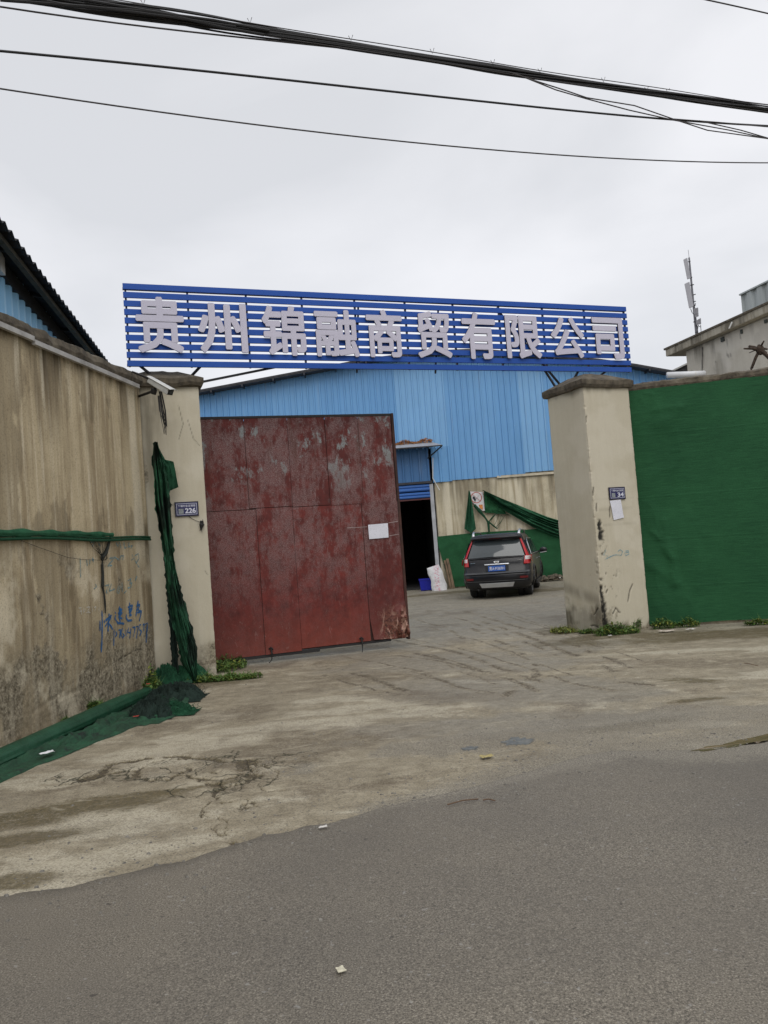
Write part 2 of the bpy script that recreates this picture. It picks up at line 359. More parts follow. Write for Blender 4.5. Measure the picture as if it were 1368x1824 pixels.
def fabric(name, col, lite, bscale=(1, 1, 60)):
    m = M(name); n1 = m.noise(3.0, 6, 0.6); n2 = m.noise(8.0, 4, 0.7, m.scaled(bscale)); n3 = m.noise(220, 2, 0.5)
    c = m.mix(m.ramp(n1, [(0.35, 0.0), (0.7, 0.7)]), col, lite)
    c = m.mix(m.ramp(n2, [(0.4, 0.0), (0.75, 0.45)]), c, tuple(p * 1.9 for p in lite))
    c = m.mix(m.ramp(n3, [(0.3, 0.5), (0.55, 0.0)]), c, tuple(p * 0.35 for p in col))
    m.bump(m.math('ADD', n3, m.math('MULTIPLY', n2, 1.5)), 0.35, 0.003)
    return m.done(c, 0.85, Specular_IOR_Level=0.2)
NET = fabric('green_shade_net', (0.012, 0.060, 0.024), (0.022, 0.105, 0.042))
NETL = fabric('faded_green_net', (0.014, 0.066, 0.032), (0.028, 0.115, 0.058), (1, 1, 1))
NETD = fabric('dark_green_net', (0.008, 0.040, 0.020), (0.014, 0.070, 0.034), (1, 1, 1))
NETBLACK = fabric('blackened_net', (0.010, 0.017, 0.014), (0.018, 0.034, 0.027), (1, 1, 1))
LEAF = M('weed_leaf'); m = LEAF; _n = m.noise(9, 3); LEAF = m.done(m.ramp(_n, [(0.3, (0.028, 0.070, 0.012)), (0.7, (0.110, 0.190, 0.035))]), 0.6)
LEAFY = M('yellow_leaf'); m = LEAFY; _n = m.noise(12, 3); LEAFY = m.done(m.ramp(_n, [(0.3, (0.085, 0.105, 0.015)), (0.7, (0.26, 0.27, 0.05))]), 0.6)

exec_order = []
# ================================================================== GROUND
GW = Plane(G(1160, 1116)[:2], 180 - 15.05)           # green wall on the right; s runs to the left
GATEDIR = 20.5
LWALL = Plane((-3.491, 7.184), 81.9)                 # long wall on the left; s runs away from the camera

far_ground = MB(); far_ground.quad((-400, -200, -0.06), (400, -200, -0.06), (400, 600, -0.06), (-400, 600, -0.06))
g = grid_np('ground', np.array([[(x, y, -0.09) for x in np.linspace(-400, 400, 9)] for y in np.linspace(-200, 600, 9)]), CONCRETE,
            np.tile(np.array([0.3, 0.5, 0.3, 0.0]), (9, 9, 1)), smooth=False, kind='structure')

def ground_h(X, Y):
    return 0.012 * (fbm(X * 0.5, Y * 0.5, 3, 5) - 0.5) * 2 + 0.006 * (fbm(X * 4, Y * 4, 3, 6) - 0.5) * 2
def gpts(*pp): return [tuple(G(*p)[:2]) for p in pp]
def blob(X, Y, px, py, rx, ry, ang=0.0, rough=0.45, sd=3, soft=0.35):
    c = G(px, py); a = R(ang); dx, dy = X - c.x, Y - c.y
    u = (dx * math.cos(a) + dy * math.sin(a)) / rx; v = (-dx * math.sin(a) + dy * math.cos(a)) / ry
    d = np.hypot(u, v) + rough * 2 * (fbm(X * 3.0 + 5, Y * 3.0, 5, sd) - 0.5) * 1.6
    return 1 - sstep(1 - soft, 1 + soft, d)
nr, nc = 620, 760
Yr = 3.0 * (27.5 / 3.0) ** (np.linspace(0, 1, nr) ** 0.92)
half = 0.62 * Yr + 0.9
U = np.linspace(-1, 1, nc)
X = U[None, :] * half[:, None] + 0.4; Y = np.repeat(Yr[:, None], nc, 1)
Z = ground_h(X, Y)
warpx = X + 0.10 * (fbm(X * 1.2, Y * 1.2, 3, 31) - 0.5) + .03 * (fbm(X * 9, Y * 9, 3, 32) - .5); warpy = Y + 0.16 * (fbm(X * 1.2, Y * 1.2, 3, 47) - 0.5) + .06 * (fbm(X * 9, Y * 9, 3, 48) - .5)
moss = np.zeros_like(X); mud = np.zeros_like(X); wet = np.zeros_like(X); pale = np.zeros_like(X)
def up(a, b): np.maximum(a, b, out=a)
# moss and algae
for b in [(70, 1452, 0.95, 0.17, 16), (230, 1422, 0.75, 0.10, 16), (350, 1402, .4, .06, 14), (10, 1500, 0.5, 0.10, 14), (1270, 1133, 2.2, 0.42, -12), (1270, 1128, 2.0, 0.3, -14), (1215, 1212, 0.42, 0.12, -35), (1248, 1246, 0.30, 0.07, 5),
          (990, 1124, 0.35, 0.45, 0), (1065, 1135, 0.8, 0.35, 15), (385, 1215, 0.55, 0.42, 20), (780, 1058, 1.6, 0.55, 10), (960, 1052, 1.6, 0.6, 10), (25, 1570, 0.25, 0.10, 10), (1130, 1290, 0.5, 0.1, 10)]:
    up(moss, 0.82 * blob(X, Y, *b, sd=7, soft=.6))
up(moss, 0.85 * (1 - sstep(0.03, 0.22, np.abs((X - LWALL.p.x) * LWALL.n.x + (Y - LWALL.p.y) * LWALL.n.y) + 0.3 * (fbm(X * 4, Y * 4, 4, 9) - 0.5))) * (Y < 10.3))
# mud patches
for b in [(655, 1206, 0.80, 0.45, -10), (300, 1292, 0.42, 0.30, 10), (425, 1405, 0.22, 0.10, 20), (1120, 1180, 0.8, 0.25, -30), (560, 1330, 0.7, 0.35, 20), (540, 1230, 0.5, 0.15, 0), (470, 1190, 0.9, 0.25, 10), (1300, 1180, 1.5, 0.3, -10),
          (150, 1400, 0.6, 0.06, 20), (760, 1240, 1.1, 0.35, -25), (690, 1395, 0.6, 0.09, 20)]:
    up(mud, 0.52 * blob(X, Y, *b, sd=11, soft=.6))
up(mud, 0.55 * sstep(0.52, 0.75, fbm(X * 1.3, Y * 0.9, 6, 90, 0.6)))
# damp grey film on the yard and through the gate
up(wet, 0.95 * sstep(11.6, 13.2, Y + 1.2 * (fbm(X * 0.9, Y * 0.9, 4, 12) - 0.5) + 0.25 * (X - 0.5)))
for b in [(800, 1180, 1.7, 0.9, -30), (930, 1230, 1.6, 0.7, -35), (900, 1290, 1.4, 0.35, 0), (620, 1165, 1.8, 0.55, 15), (1000, 1150, 1.0, 0.9, -40)]:
    up(wet, 0.85 * blob(X, Y, *b, sd=15))
wet *= 0.55 + 0.6 * fbm(X * 0.8 + 0.5 * Y, Y * 4.0, 5, 19)
# pale cement patches
for b in [(305, 1361, 0.18, 0.075, 5), (272, 1381, 0.15, 0.075, 8), (470, 1372, 0.14, 0.06, 20), (610, 1243, 0.55, 0.18, 0), (330, 1330, 0.9, 0.22, 15), (560, 1290, 0.7, 0.18, 10), (1230, 1160, 1.3, 0.16, -8), (640, 1260, 0.8, 0.20, 10), (215, 1520, 0.7, 0.14, 18),
          (1130, 1140, 0.7, 0.12, -6), (880, 1215, 0.5, 0.1, -30), (430, 1300, 0.6, 0.2, 10)]:
    up(pale, 0.7 * blob(X, Y, *b, rough=0.35, sd=21))
up(pale, 0.75 * sstep(0.53, 0.72, fbm(X * 1.6 + 9, Y * 2.6, 6, 61, 0.6)) * (1 - wet))
# tyre tracks of mud curving out of the gate
tracks = [[(690, 1128), (790, 1150), (880, 1172), (940, 1190)], [(575, 1205), (640, 1222), (700, 1236)], [(860, 1108), (950, 1138), (1040, 1172), (1100, 1200)], [(900, 1098), (990, 1124), (1080, 1156), (1150, 1180)], [(620, 1176), (720, 1192), (800, 1215), (850, 1236)], [(740, 1165), (830, 1186), (900, 1206), (960, 1232)], [(670, 1150), (760, 1166), (840, 1190)], [(800, 1125), (880, 1150), (960, 1186)], [(560, 1186), (650, 1205), (700, 1222), (728, 1230)], [(600, 1168), (690, 1185), (760, 1198), (800, 1212)], [(640, 1160), (760, 1175), (860, 1196), (910, 1215)],
          [(700, 1140), (800, 1160), (880, 1185), (960, 1215)], [(760, 1118), (850, 1140), (940, 1172), (1020, 1205)], [(810, 1100), (900, 1130), (990, 1165), (1060, 1196)],
          [(830, 1090), (930, 1120), (1030, 1150), (1120, 1190)], [(880, 1085), (960, 1112), (1060, 1140)], [(650, 1225), (690, 1232), (730, 1236)], [(840, 1120), (930, 1160), (960, 1200), (900, 1240)],
          [(780, 1180), (850, 1205), (890, 1222)], [(730, 1100), (790, 1118), (850, 1150)], [(1020, 1190), (1090, 1215), (1160, 1222)], [(720, 1200), (800, 1222), (880, 1236)], [(910, 1180), (1010, 1215), (1100, 1232)]]
trk = np.zeros_like(X); trs = np.zeros_like(X)
for k, t in enumerate(tracks):
    D = polydist(warpx, warpy, gpts(*t)); wdt = 0.018 + 0.014 * (k % 3)
    br = sstep(0.36, 0.52, fbm(X * 2.5, Y * 2.5, 5, 70 + k, .6))
    up(trk, (1 - sstep(wdt * 0.5, wdt * 1.6, D)) * br); up(trs, np.exp(-(D / (wdt * 1.9)) ** 2) * (.25 + .75 * br) * (.55 + .75 * fbm(X * 22, Y * 22, 3, 170 + k)))
up(mud, 0.35 * trs); Z += 0.014 * trs * (fbm(X * 18, Y * 18, 4, 77, .7) - 0.25)
wet *= (1 - 0.8 * trk)
# old cracked patch with a ring of moss filled cracks
cracks = [[(150, 1392), (185, 1368), (215, 1356), (262, 1349), (310, 1346), (352, 1348), (392, 1352), (428, 1360), (452, 1372), (448, 1386), (430, 1396), (395, 1400)],
          [(160, 1386), (210, 1376), (245, 1370), (262, 1358), (300, 1352)], [(240, 1370), (252, 1384), (290, 1390), (310, 1380), (345, 1386), (395, 1388), (432, 1380)],
          [(310, 1380), (330, 1365), (352, 1372), (390, 1378)], [(345, 1386), (368, 1396), (386, 1402)], [(386, 1402), (374, 1412), (384, 1428), (378, 1440), (398, 1456), (418, 1470), (415, 1492), (421, 1502)],
          [(384, 1428), (368, 1438), (372, 1452), (390, 1470), (412, 1492)], [(430, 1360), (470, 1366), (490, 1380), (485, 1392)], [(300, 1352), (360, 1350), (440, 1358), (470, 1366)],
          [(460, 1400), (490, 1408), (520, 1406)], [(400, 1432), (430, 1428), (455, 1432), (420, 1438)], [(150, 1392), (110, 1402), (60, 1412)]]
cw = np.zeros_like(X); wx = X + 0.22 * (fbm(X * 5, Y * 5, 5, 41, .62) - 0.5); wy = Y + 0.26 * (fbm(X * 5, Y * 5, 5, 43, .62) - 0.5)
for k, t in enumerate(cracks):
    D = polydist(wx, wy, gpts(*t)); wd = (0.020, 0.014, 0.016, 0.012, 0.012, 0.009, 0.007, 0.007, 0.007, 0.007, 0.006, 0.006)[k] * (0.4 + 1.1 * (fbm(X * 3, Y * 3, 3, 150 + k) > .42))
    wd = wd * (0.5 + 1.2 * fbm(X * 7, Y * 7, 3, 50 + k))
    up(cw, 1 - sstep(wd * 0.5, wd * 1.5, D))
up(moss, cw * (0.72 + 0.3 * fbm(X * 12, Y * 12, 3, 4)))
Z -= 0.016 * cw
inner = blob(X, Y, 320, 1374, 0.75, 0.20, 10, rough=0.25, sd=33); Z += 0.006 * inner * (fbm(X * 6, Y * 6, 3, 8) - 0.4) * 3; up(mud, 0.35 * inner * (fbm(X * 5, Y * 9, 4, 91) > 0.45))
# concrete apron to the left of the crack is a separate, slightly higher pour
# long streaky relief in the yard
Z += 0.006 * wet * (fbm(X * 1.5, Y * 6, 4, 29) - 0.5) * 2
MASK = np.stack([moss, mud, wet, pale], -1)
ringz_ = np.maximum.reduce([blob(X, Y, 300, 1370, 1.05, .26, 10, sd=35), blob(X, Y, 395, 1400, .35, .2, 10, sd=36), .8 * blob(X, Y, 450, 1368, .4, .15, 10, sd=37)])
ringz_ *= 1 - .75 * blob(X, Y, 300, 1362, .22, .06, 5, rough=.1, sd=38)
edge_g = [G(*p) for p in [(680, 1442), (760, 1425), (850, 1403), (920, 1380), (990, 1364), (1090, 1338), (1180, 1336), (1250, 1330), (1368, 1315), (1600, 1290)]]
Dg = polydist(X, Y, [(p.x, p.y) for p in edge_g]); grav = np.clip(1 - Dg / (0.35 + 0.45 * np.clip(X, 0, 4)), 0, 1) * 0.85
up(grav, .7 * blob(X, Y, 1050, 1295, 2.0, .5, 8, sd=42))
up(grav, 0.55 * blob(X, Y, 1250, 1300, 1.6, .4, 5, sd=39)); up(grav, .4 * sstep(.5, .7, fbm(X * 1.4, Y * 2.4, 5, 93)) * (Y < 9))
up(grav, 0.30 * blob(X, Y, 800, 1260, 3.0, 1.2, 0, sd=40))
grid_np('concrete_yard', np.stack([X, Y, Z], -1), CONCRETE, MASK, kind='structure', masks2=np.stack([ringz_, grav, np.maximum(trs * .62, cw * .58), 0 * X], -1))

# road sheet: irregular near edge, real asphalt layer standing a little proud
edge_px = [(-500, 1665), (-250, 1640), (0, 1597), (120, 1578), (250, 1550), (330, 1535), (420, 1506), (520, 1482), (600, 1466), (680, 1442), (760, 1425), (850, 1403), (920, 1380), (990, 1364), (1090, 1338), (1180, 1340), (1250, 1338), (1368, 1322), (1600, 1290), (2100, 1240)]
ep = [G(*p) for p in edge_px]; ex = np.array([p.x for p in ep]); ey = np.array([p.y for p in ep])
Sx = np.concatenate([np.linspace(-60, -3.4, 20), np.linspace(-3.3, 5.2, 620), np.linspace(5.4, 60, 20)])
base_y = np.interp(Sx, ex, ey); sl = 0.38
base_y = np.where(Sx < ex[0], ey[0] + (Sx - ex[0]) * sl, base_y); base_y = np.where(Sx > ex[-1], ey[-1] + (Sx - ex[-1]) * sl, base_y)
base_y = base_y + 0.10 * (fbm(Sx * 1.2, Sx * 0, 3, 2) - 0.5) + 0.09 * (fbm(Sx * 7, Sx * 0, 5, 3, .65) - 0.5)
T = np.concatenate([np.array([-0.045, 0.0, 0.03]), 0.03 + 0.55 * np.linspace(0, 1, 22)[1:], np.array([0.8, 1.2, 2, 3, 5, 8, 12])])
RX = np.repeat(Sx[None, :], len(T), 0); RY = base_y[None, :] - T[:, None]
RZ = 0.013 + 0.7 * ground_h(RX, RY) + 0 * RX; RZ[0, :] = ground_h(RX[0], RY[0]) - 0.02; RZ[1, :] -= 0.006
RX[2:, :] = RX[2:, :]
far_s = np.clip((RX + 1.2) / 3.0, 0, 1) * 0.85 + 0.12          # the edge is clean on the left, dusted over on the right
dust = np.clip((1 - T[:, None] / (0.05 + 0.62 * far_s * (0.5 + fbm(RX * 3, RY * 3, 4, 65)))), 0, 1) * (0.35 + 0.65 * far_s)
RM = np.stack([dust, np.clip(1 - T[:, None] / 0.16, 0, 1) * (1 - far_s) * (0.4 + fbm(RX * 4, RY * 4, 4, 67)), 0 * dust, 0 * dust], -1)
grid_np('road', np.stack([RX, RY, RZ], -1), ASPHALT, RM, kind='structure')

# puddles
def surf_z(x_, y_):
    h = float(ground_h(np.array(x_), np.array(y_))); e = y_ - float(np.interp(x_, Sx, base_y))
    return max(h, .013 + .7 * h) if e < .02 else h
def puddle(px_pts, mat, name, lift, sd, label, jag=.3):
    pts = [G(*p) for p in px_pts]; c = sum(pts, Vector()) / len(pts); N = 90; ring = []
    for i in range(N):
        t = i / N * len(pts); a = pts[int(t) % len(pts)]; b = pts[(int(t) + 1) % len(pts)]; p = a.lerp(b, t - int(t))
        d = p - c; p = c + d * (1 + jag * (float(fbm(np.array(i * 0.8), np.array(sd * 3.1), 3, sd)) - 0.5)); ring.append((p.x, p.y, surf_z(p.x, p.y) + .002))
    mb = MB(); k = len(ring); mb.v = [Vector(q) for q in ring] + [Vector((c.x, c.y, surf_z(c.x, c.y) + .003))]
    mb.f = [(i, (i + 1) % k, k) for i in range(k)]; mb.m = [0] * k
    o = mb.build(name, mat); tag(o, label, 'puddle', kind='structure'); return o
WATER = M('muddy_water'); m = WATER; WATER = m.done(m.ramp(m.noise(5, 3), [(0.3, (0.115, 0.083, 0.042)), (0.7, (0.19, 0.145, 0.085))]), 0.10, Specular_IOR_Level=0.30)
WATER2 = M('thin_water'); m = WATER2; WATER2 = m.done(m.ramp(m.noise(22, 5, .7), [(0.3, (0.060, 0.068, 0.066)), (0.6, (0.16, 0.16, 0.145))]), 0.40, Specular_IOR_Level=0.35)
puddle([(1228, 1341), (1245, 1337), (1262, 1331), (1285, 1326), (1310, 1318), (1340, 1313), (1368, 1306), (1420, 1300), (1480, 1294), (1500, 1304), (1430, 1312), (1368, 1322), (1335, 1326), (1310, 1334), (1285, 1336), (1262, 1341)], WATER, 'puddle', 0.028, 4, 'brown puddle along the right edge of the asphalt road')
puddle([(894, 1322), (915, 1314), (945, 1317), (952, 1322), (930, 1328), (900, 1328)], WATER2, 'puddle', 0.013, 8, 'small grey puddle in the middle of the apron', 1.1)
puddle([(822, 1334), (838, 1330), (852, 1332), (846, 1337), (826, 1338)], WATER2, 'puddle', 0.012, 9, 'tiny dark puddle left of the grey one', 1.4)

# ================================================================== LEFT WALL
def lw_h(S, Zz):
    """outward relief of the left wall"""
    low = 1 - sstep(0.45, 0.95, Zz + 0.25 * (fbm(S * 1.7, Zz * 0, 3, 7) - 0.5))
    return 0.010 * (fbm(S * 0.9, Zz * 0.9, 3, 1) - 0.5) + 0.006 * (fbm(S * 7, Zz * 3.0, 4, 2) - 0.5) - low * 0.018 * fbm(S * 9, Zz * 9, 4, 3)
lw = thing('boundary_wall', LWALL.at(0, 0), 'tall streaked cement wall on the left with a mossy top and blue graffiti', 'wall')
S0, S1 = LWALL.sz(0, 1340)[0], (LWALL.hit(290, 1213) - LWALL.p).dot(LWALL.d)
LW_END = 2.86
ns, nzv = 440, 300
S = np.linspace(-2.2, LW_END, ns); Zs = np.linspace(-0.05, 3.93, nzv); SS, ZZ = np.meshgrid(S, Zs)
H_ = lw_h(SS, ZZ)
d_, n_ = LWALL.d, LWALL.n
def plane_np(P, SS, ZZ, OO): return np.stack([P.p.x + P.d.x * SS + P.n.x * OO, P.p.y + P.d.y * SS + P.n.y * OO, ZZ], -1)
drk = np.zeros_like(SS); bare = np.zeros_like(SS); lime = np.zeros_like(SS); blk = np.zeros_like(SS)
st_ = fbm(SS * 5.0, ZZ * 0.35, 5, 14); st2_ = fbm(SS * 11.0, ZZ * 0.5, 4, 15)
runoff = sstep(0.45, 0.62, st_) * sstep(1.9 + 1.3 * fbm(SS * 2.1, ZZ * 0, 3, 16), 3.9, ZZ)
up(drk, 0.95 * runoff); up(drk, .46 * sstep(.51, .56, fbm(SS * 1.9, ZZ * .75, 6, 130, .6))); up(drk, 0.28 * (1 - sstep(.7, 1.9, ZZ + .8 * (fbm(SS * 1.5, ZZ, 4, 131) - .5)))); up(drk, 0.9 * sstep(3.72, 3.93, ZZ + 0.25 * (st2_ - 0.5)))
up(drk, 0.50 * sstep(0.50, 0.66, fbm(SS * 3.2, ZZ * 0.8, 5, 17)) * (1 - sstep(1.3, 1.95, ZZ)))
up(drk, 0.8 * (1 - sstep(0.05, 0.22, np.abs(SS - LW_END) + 0.1 * (st_ - 0.5))) * (1 - sstep(2.0, 2.2, ZZ)))
low = 1 - sstep(-0.12, 0.18, ZZ - 0.62 - 0.38 * (fbm(SS * 1.3, SS * 0, 4, 18) - 0.5) * 2 - 0.12 * (fbm(SS * 8, ZZ * 8, 4, 19) - 0.5) * 2)
low = low * (0.35 + 0.65 * sstep(.40, .55, fbm(SS * 3.1, ZZ * 1.6, 5, 119)))
up(bare, low); up(bare, 0.9 * sstep(0.60, 0.68, fbm(SS * 2.3, ZZ * 2.3, 6, 24, 0.6)) * (1 - sstep(1.4, 1.9, ZZ)))
up(drk, 0.45 * low * sstep(0.45, 0.7, fbm(SS * 2, ZZ * 3, 4, 25)))
up(lime, 0.7 * sstep(.56, .68, fbm(SS * 1.6, ZZ * 1.3, 5, 120, .6)) * (1 - sstep(1.2, 2.0, ZZ)))
up(lime, 0.8 * sstep(0.56, 0.74, fbm(SS * 9, ZZ * 0.45, 5, 20)) * (0.35 + 0.65 * sstep(1.0, 3.0, ZZ)))
up(lime, 0.85 * (1 - sstep(0.08, 0.16, np.abs(SS - (LW_END - 0.24)) + 0.12 * (fbm(SS * 3, ZZ * 1.2, 4, 26) - 0.5))) * sstep(1.2, 2.0, ZZ))
for (px, py, r0) in [(130, 700, .3), (60, 780, .4)]:
    pass
crk = [[(183, 962), (188, 1000), (180, 1008), (183, 1050), (186, 1095)], [(0, 1258), (40, 1270), (60, 1300)], [(215, 1175), (240, 1160), (262, 1155)], [(252, 1150), (262, 1165)], [(222, 1180), (196, 1184), (160, 1215), (60, 1265)]]
for t in crk[2:4]:
    D = polydist(SS + 0.03 * (st2_ - 0.5), ZZ, [LWALL.sz(*p) for p in t]); up(blk, 0.6 * (1 - sstep(0.002, 0.012, D)) * (fbm(SS * 9, ZZ * 9, 3, 132) > .45))
D = polydist(SS + 0.10 * (fbm(SS * 6, ZZ * 6, 4, 28) - 0.5), ZZ + 0.10 * (fbm(SS * 6, ZZ * 6, 4, 27) - 0.5), [LWALL.sz(*p) for p in crk[4]]); up(drk, .7 * (1 - sstep(0.005, 0.05, D)) * (fbm(SS * 4, ZZ * 4, 3, 29) > .47))
H_ = H_ - 0.02 * blk - 0.005 * (1 - sstep(0.0, 0.05, D))
grid_np('render_face', plane_np(LWALL, SS, ZZ, H_), WALLMAT, np.stack([drk, bare, lime, blk], -1), parent=lw)
mb = MB(); mb.pbox(LWALL, -14, -2.2, -0.05, 3.93, -0.28, 0.0); mb.pbox(LWALL, -2.2, LW_END, -0.05, 3.93, -0.28, -0.045)
mb.build('core', PLAINW, lw)
# rough coping
rows = []
prof = [(0.035, 3.90), (0.05, 3.945), (0.03, 4.02), (-0.06, 4.06), (-0.2, 4.055), (-0.31, 4.0), (-0.32, 3.91)]
for o_, z_ in prof:
    r_ = []
    for s_ in np.linspace(-14, LW_END + 0.02, 420):
        a = float(fbm(np.array(s_ * 6), np.array(z_ * 7 + o_ * 5), 4, 33)) - 0.5; r_.append(LWALL.at(s_, z_ + 0.055 * a, o_ + 0.05 * a))
    rows.append(r_)
mb = MB(); mb.grid(rows); mb.build('coping', COPING, lw, smooth=False)
# conduit strip just under the coping
o = MB().pbox(LWALL, -14, 0.43, 3.865, 3.915, 0.035, 0.075).build('cable_trunking', GREYPLASTIC)
tag(o, 'nearer length of pale cable trunking under the top of the left wall', 'trunking', 'cable trunking on the left wall')
o = MB().pbox(LWALL, 0.44, 2.72, 3.835, 3.885, 0.035, 0.075).build('cable_trunking', GREYPLASTIC)
tag(o, 'farther length of pale cable trunking ending beside the security camera', 'trunking', 'cable trunking on the left wall')

# graffiti: painted strokes lying on the render
def strokes(lines, width, mat, name, sx=1.0):
    mb = MB()
    for ln in lines:
        pts = [LWALL.sz(*p) for p in ln]; dense = []
        for (a, b), (c, e) in zip(pts[:-1], pts[1:]):
            L = max(2, int(math.hypot(c - a, e - b) / 0.012))
            for k in range(L): dense.append((a + (c - a) * k / L, b + (e - b) * k / L))
        dense.append(pts[-1]); N = len(dense); rows = [[], []]
        for i, (s_, z_) in enumerate(dense):
            p0, p1 = dense[max(i - 1, 0)], dense[min(i + 1, N - 1)]; dx, dz = p1[0] - p0[0], p1[1] - p0[1]; L = math.hypot(dx, dz) or 1
            wv = width * (0.7 + 0.6 * float(vn(np.array(i * 0.3), np.array(len(mb.v)), 5))) * (0.45 if i in (0, N - 1) else 1)
            for q, sg in ((0, 1), (1, -1)):
                a, b = s_ - dz / L * wv / 2 * sg, z_ + dx / L * wv / 2 * sg
                rows[q].append(LWALL.at(a, b, float(lw_h(np.array(a), np.array(b))) + 0.006))
        mb.grid(rows)
    return mb.build(name, mat, lw)
def zg(x, y): return (120 + x / 7.6, 940 + y / 7.6)
def zl(*p): return [[zg(*q) for q in l] for l in p]
def paint(name, col, cover):
    m = M(name); al = m.ramp(m.noise(30, 5, 0.7, m.scaled((1, 1, 0.35))), [(0.5 - cover * 0.45, 0.0), (0.62, min(1.0, cover + 0.25))])
    return m.done(m.ramp(m.noise(9, 2), [(0.3, tuple(c * 0.7 for c in col)), (0.7, col)]), 0.8, Alpha=al)
BLUEP = paint('blue_spray_paint', (0.020, 0.130, 0.34), 1.1); FADED = paint('faded_blue_paint', (0.20, 0.36, 0.40), 0.55); CHALK = paint('white_chalk', (0.72, 0.68, 0.58), 0.6)
strokes(zl([(462, 1120), (466, 1300), (465, 1500), (462, 1690)], [(436, 1250), (438, 1400)], [(490, 1250), (500, 1290)],
           [(510, 1260), (590, 1185), (570, 1240), (505, 1340)], [(560, 1160), (550, 1290), (545, 1410)], [(550, 1290), (590, 1340), (610, 1380)],
           [(640, 1140), (655, 1165)], [(650, 1180), (640, 1230), (680, 1290), (770, 1300)], [(690, 1100), (735, 1110), (690, 1160)], [(705, 1060), (700, 1200), (715, 1290)], [(680, 1160), (740, 1150), (690, 1210), (745, 1230)],
           [(800, 1170), (795, 1220), (820, 1260), (880, 1250)], [(815, 1080), (880, 1050), (860, 1130), (830, 1150)], [(840, 1010), (850, 1200)], [(825, 1110), (880, 1100)], [(835, 1190), (870, 1180)],
           [(930, 1060), (975, 1040), (960, 1100), (930, 1110)], [(955, 985), (935, 1120), (925, 1200)], [(960, 1120), (1000, 1130), (970, 1270)], [(940, 1150), (985, 1140)]), 0.026, BLUEP, 'graffiti')
strokes(zl([(630, 1370), (625, 1600)], [(650, 1400), (670, 1440), (645, 1480)], [(690, 1390), (720, 1380), (705, 1500)], [(745, 1360), (725, 1440), (745, 1490), (775, 1460), (745, 1430)], [(790, 1370), (800, 1470)],
           [(830, 1350), (815, 1420), (860, 1420)], [(860, 1360), (850, 1500)], [(880, 1350), (920, 1345), (895, 1480)], [(930, 1340), (960, 1335), (940, 1500)], [(1000, 1310), (975, 1320), (975, 1380), (1005, 1400), (985, 1470)],
           [(1020, 1320), (1040, 1300), (1035, 1400)], [(1050, 1310), (1085, 1290), (1080, 1500)], [(1075, 1340), (1070, 1560)]), 0.019, BLUEP, 'graffiti')
strokes(zl([(165, 400), (172, 680)], [(250, 430), (262, 520)], [(300, 420), (290, 500)], [(330, 400), (345, 470)], [(320, 440), (355, 430)], [(560, 420), (640, 400), (540, 520), (600, 510)],
           [(640, 400), (700, 440), (720, 380), (760, 380), (740, 440)], [(870, 360), (890, 420), (860, 440)], [(910, 380), (960, 350), (965, 420), (930, 480), (900, 400)], [(930, 470), (970, 540)],
           [(370, 760), (390, 800), (350, 830)], [(500, 790), (560, 770), (520, 880), (550, 885)], [(590, 760), (560, 860), (640, 830)], [(690, 780), (665, 870), (690, 890), (710, 790)], [(735, 740), (740, 870)],
           [(810, 720), (860, 690), (840, 770), (870, 740), (860, 800), (810, 820)], [(760, 890), (800, 850)], [(940, 650), (915, 720)], [(650, 190), (680, 260), (700, 190), (720, 280)], [(760, 190), (770, 280), (800, 260)], [(830, 190), (820, 260), (880, 240), (850, 290)],
           [(310, 200), (360, 180), (330, 260)], [(400, 190), (440, 250)]), 0.018, FADED, 'graffiti')
strokes(zl([(140, 1090), (180, 1080), (160, 1140), (200, 1120)], [(180, 1100), (180, 1180)], [(210, 1080), (210, 1150), (240, 1100)], [(250, 1080), (300, 1070), (260, 1130), (290, 1140)], [(245, 1150), (310, 1150)], [(330, 1060), (325, 1140)], [(350, 1080), (380, 1070), (360, 1130)], [(420, 1070), (420, 1130)]), 0.012, CHALK, 'chalk_marks')

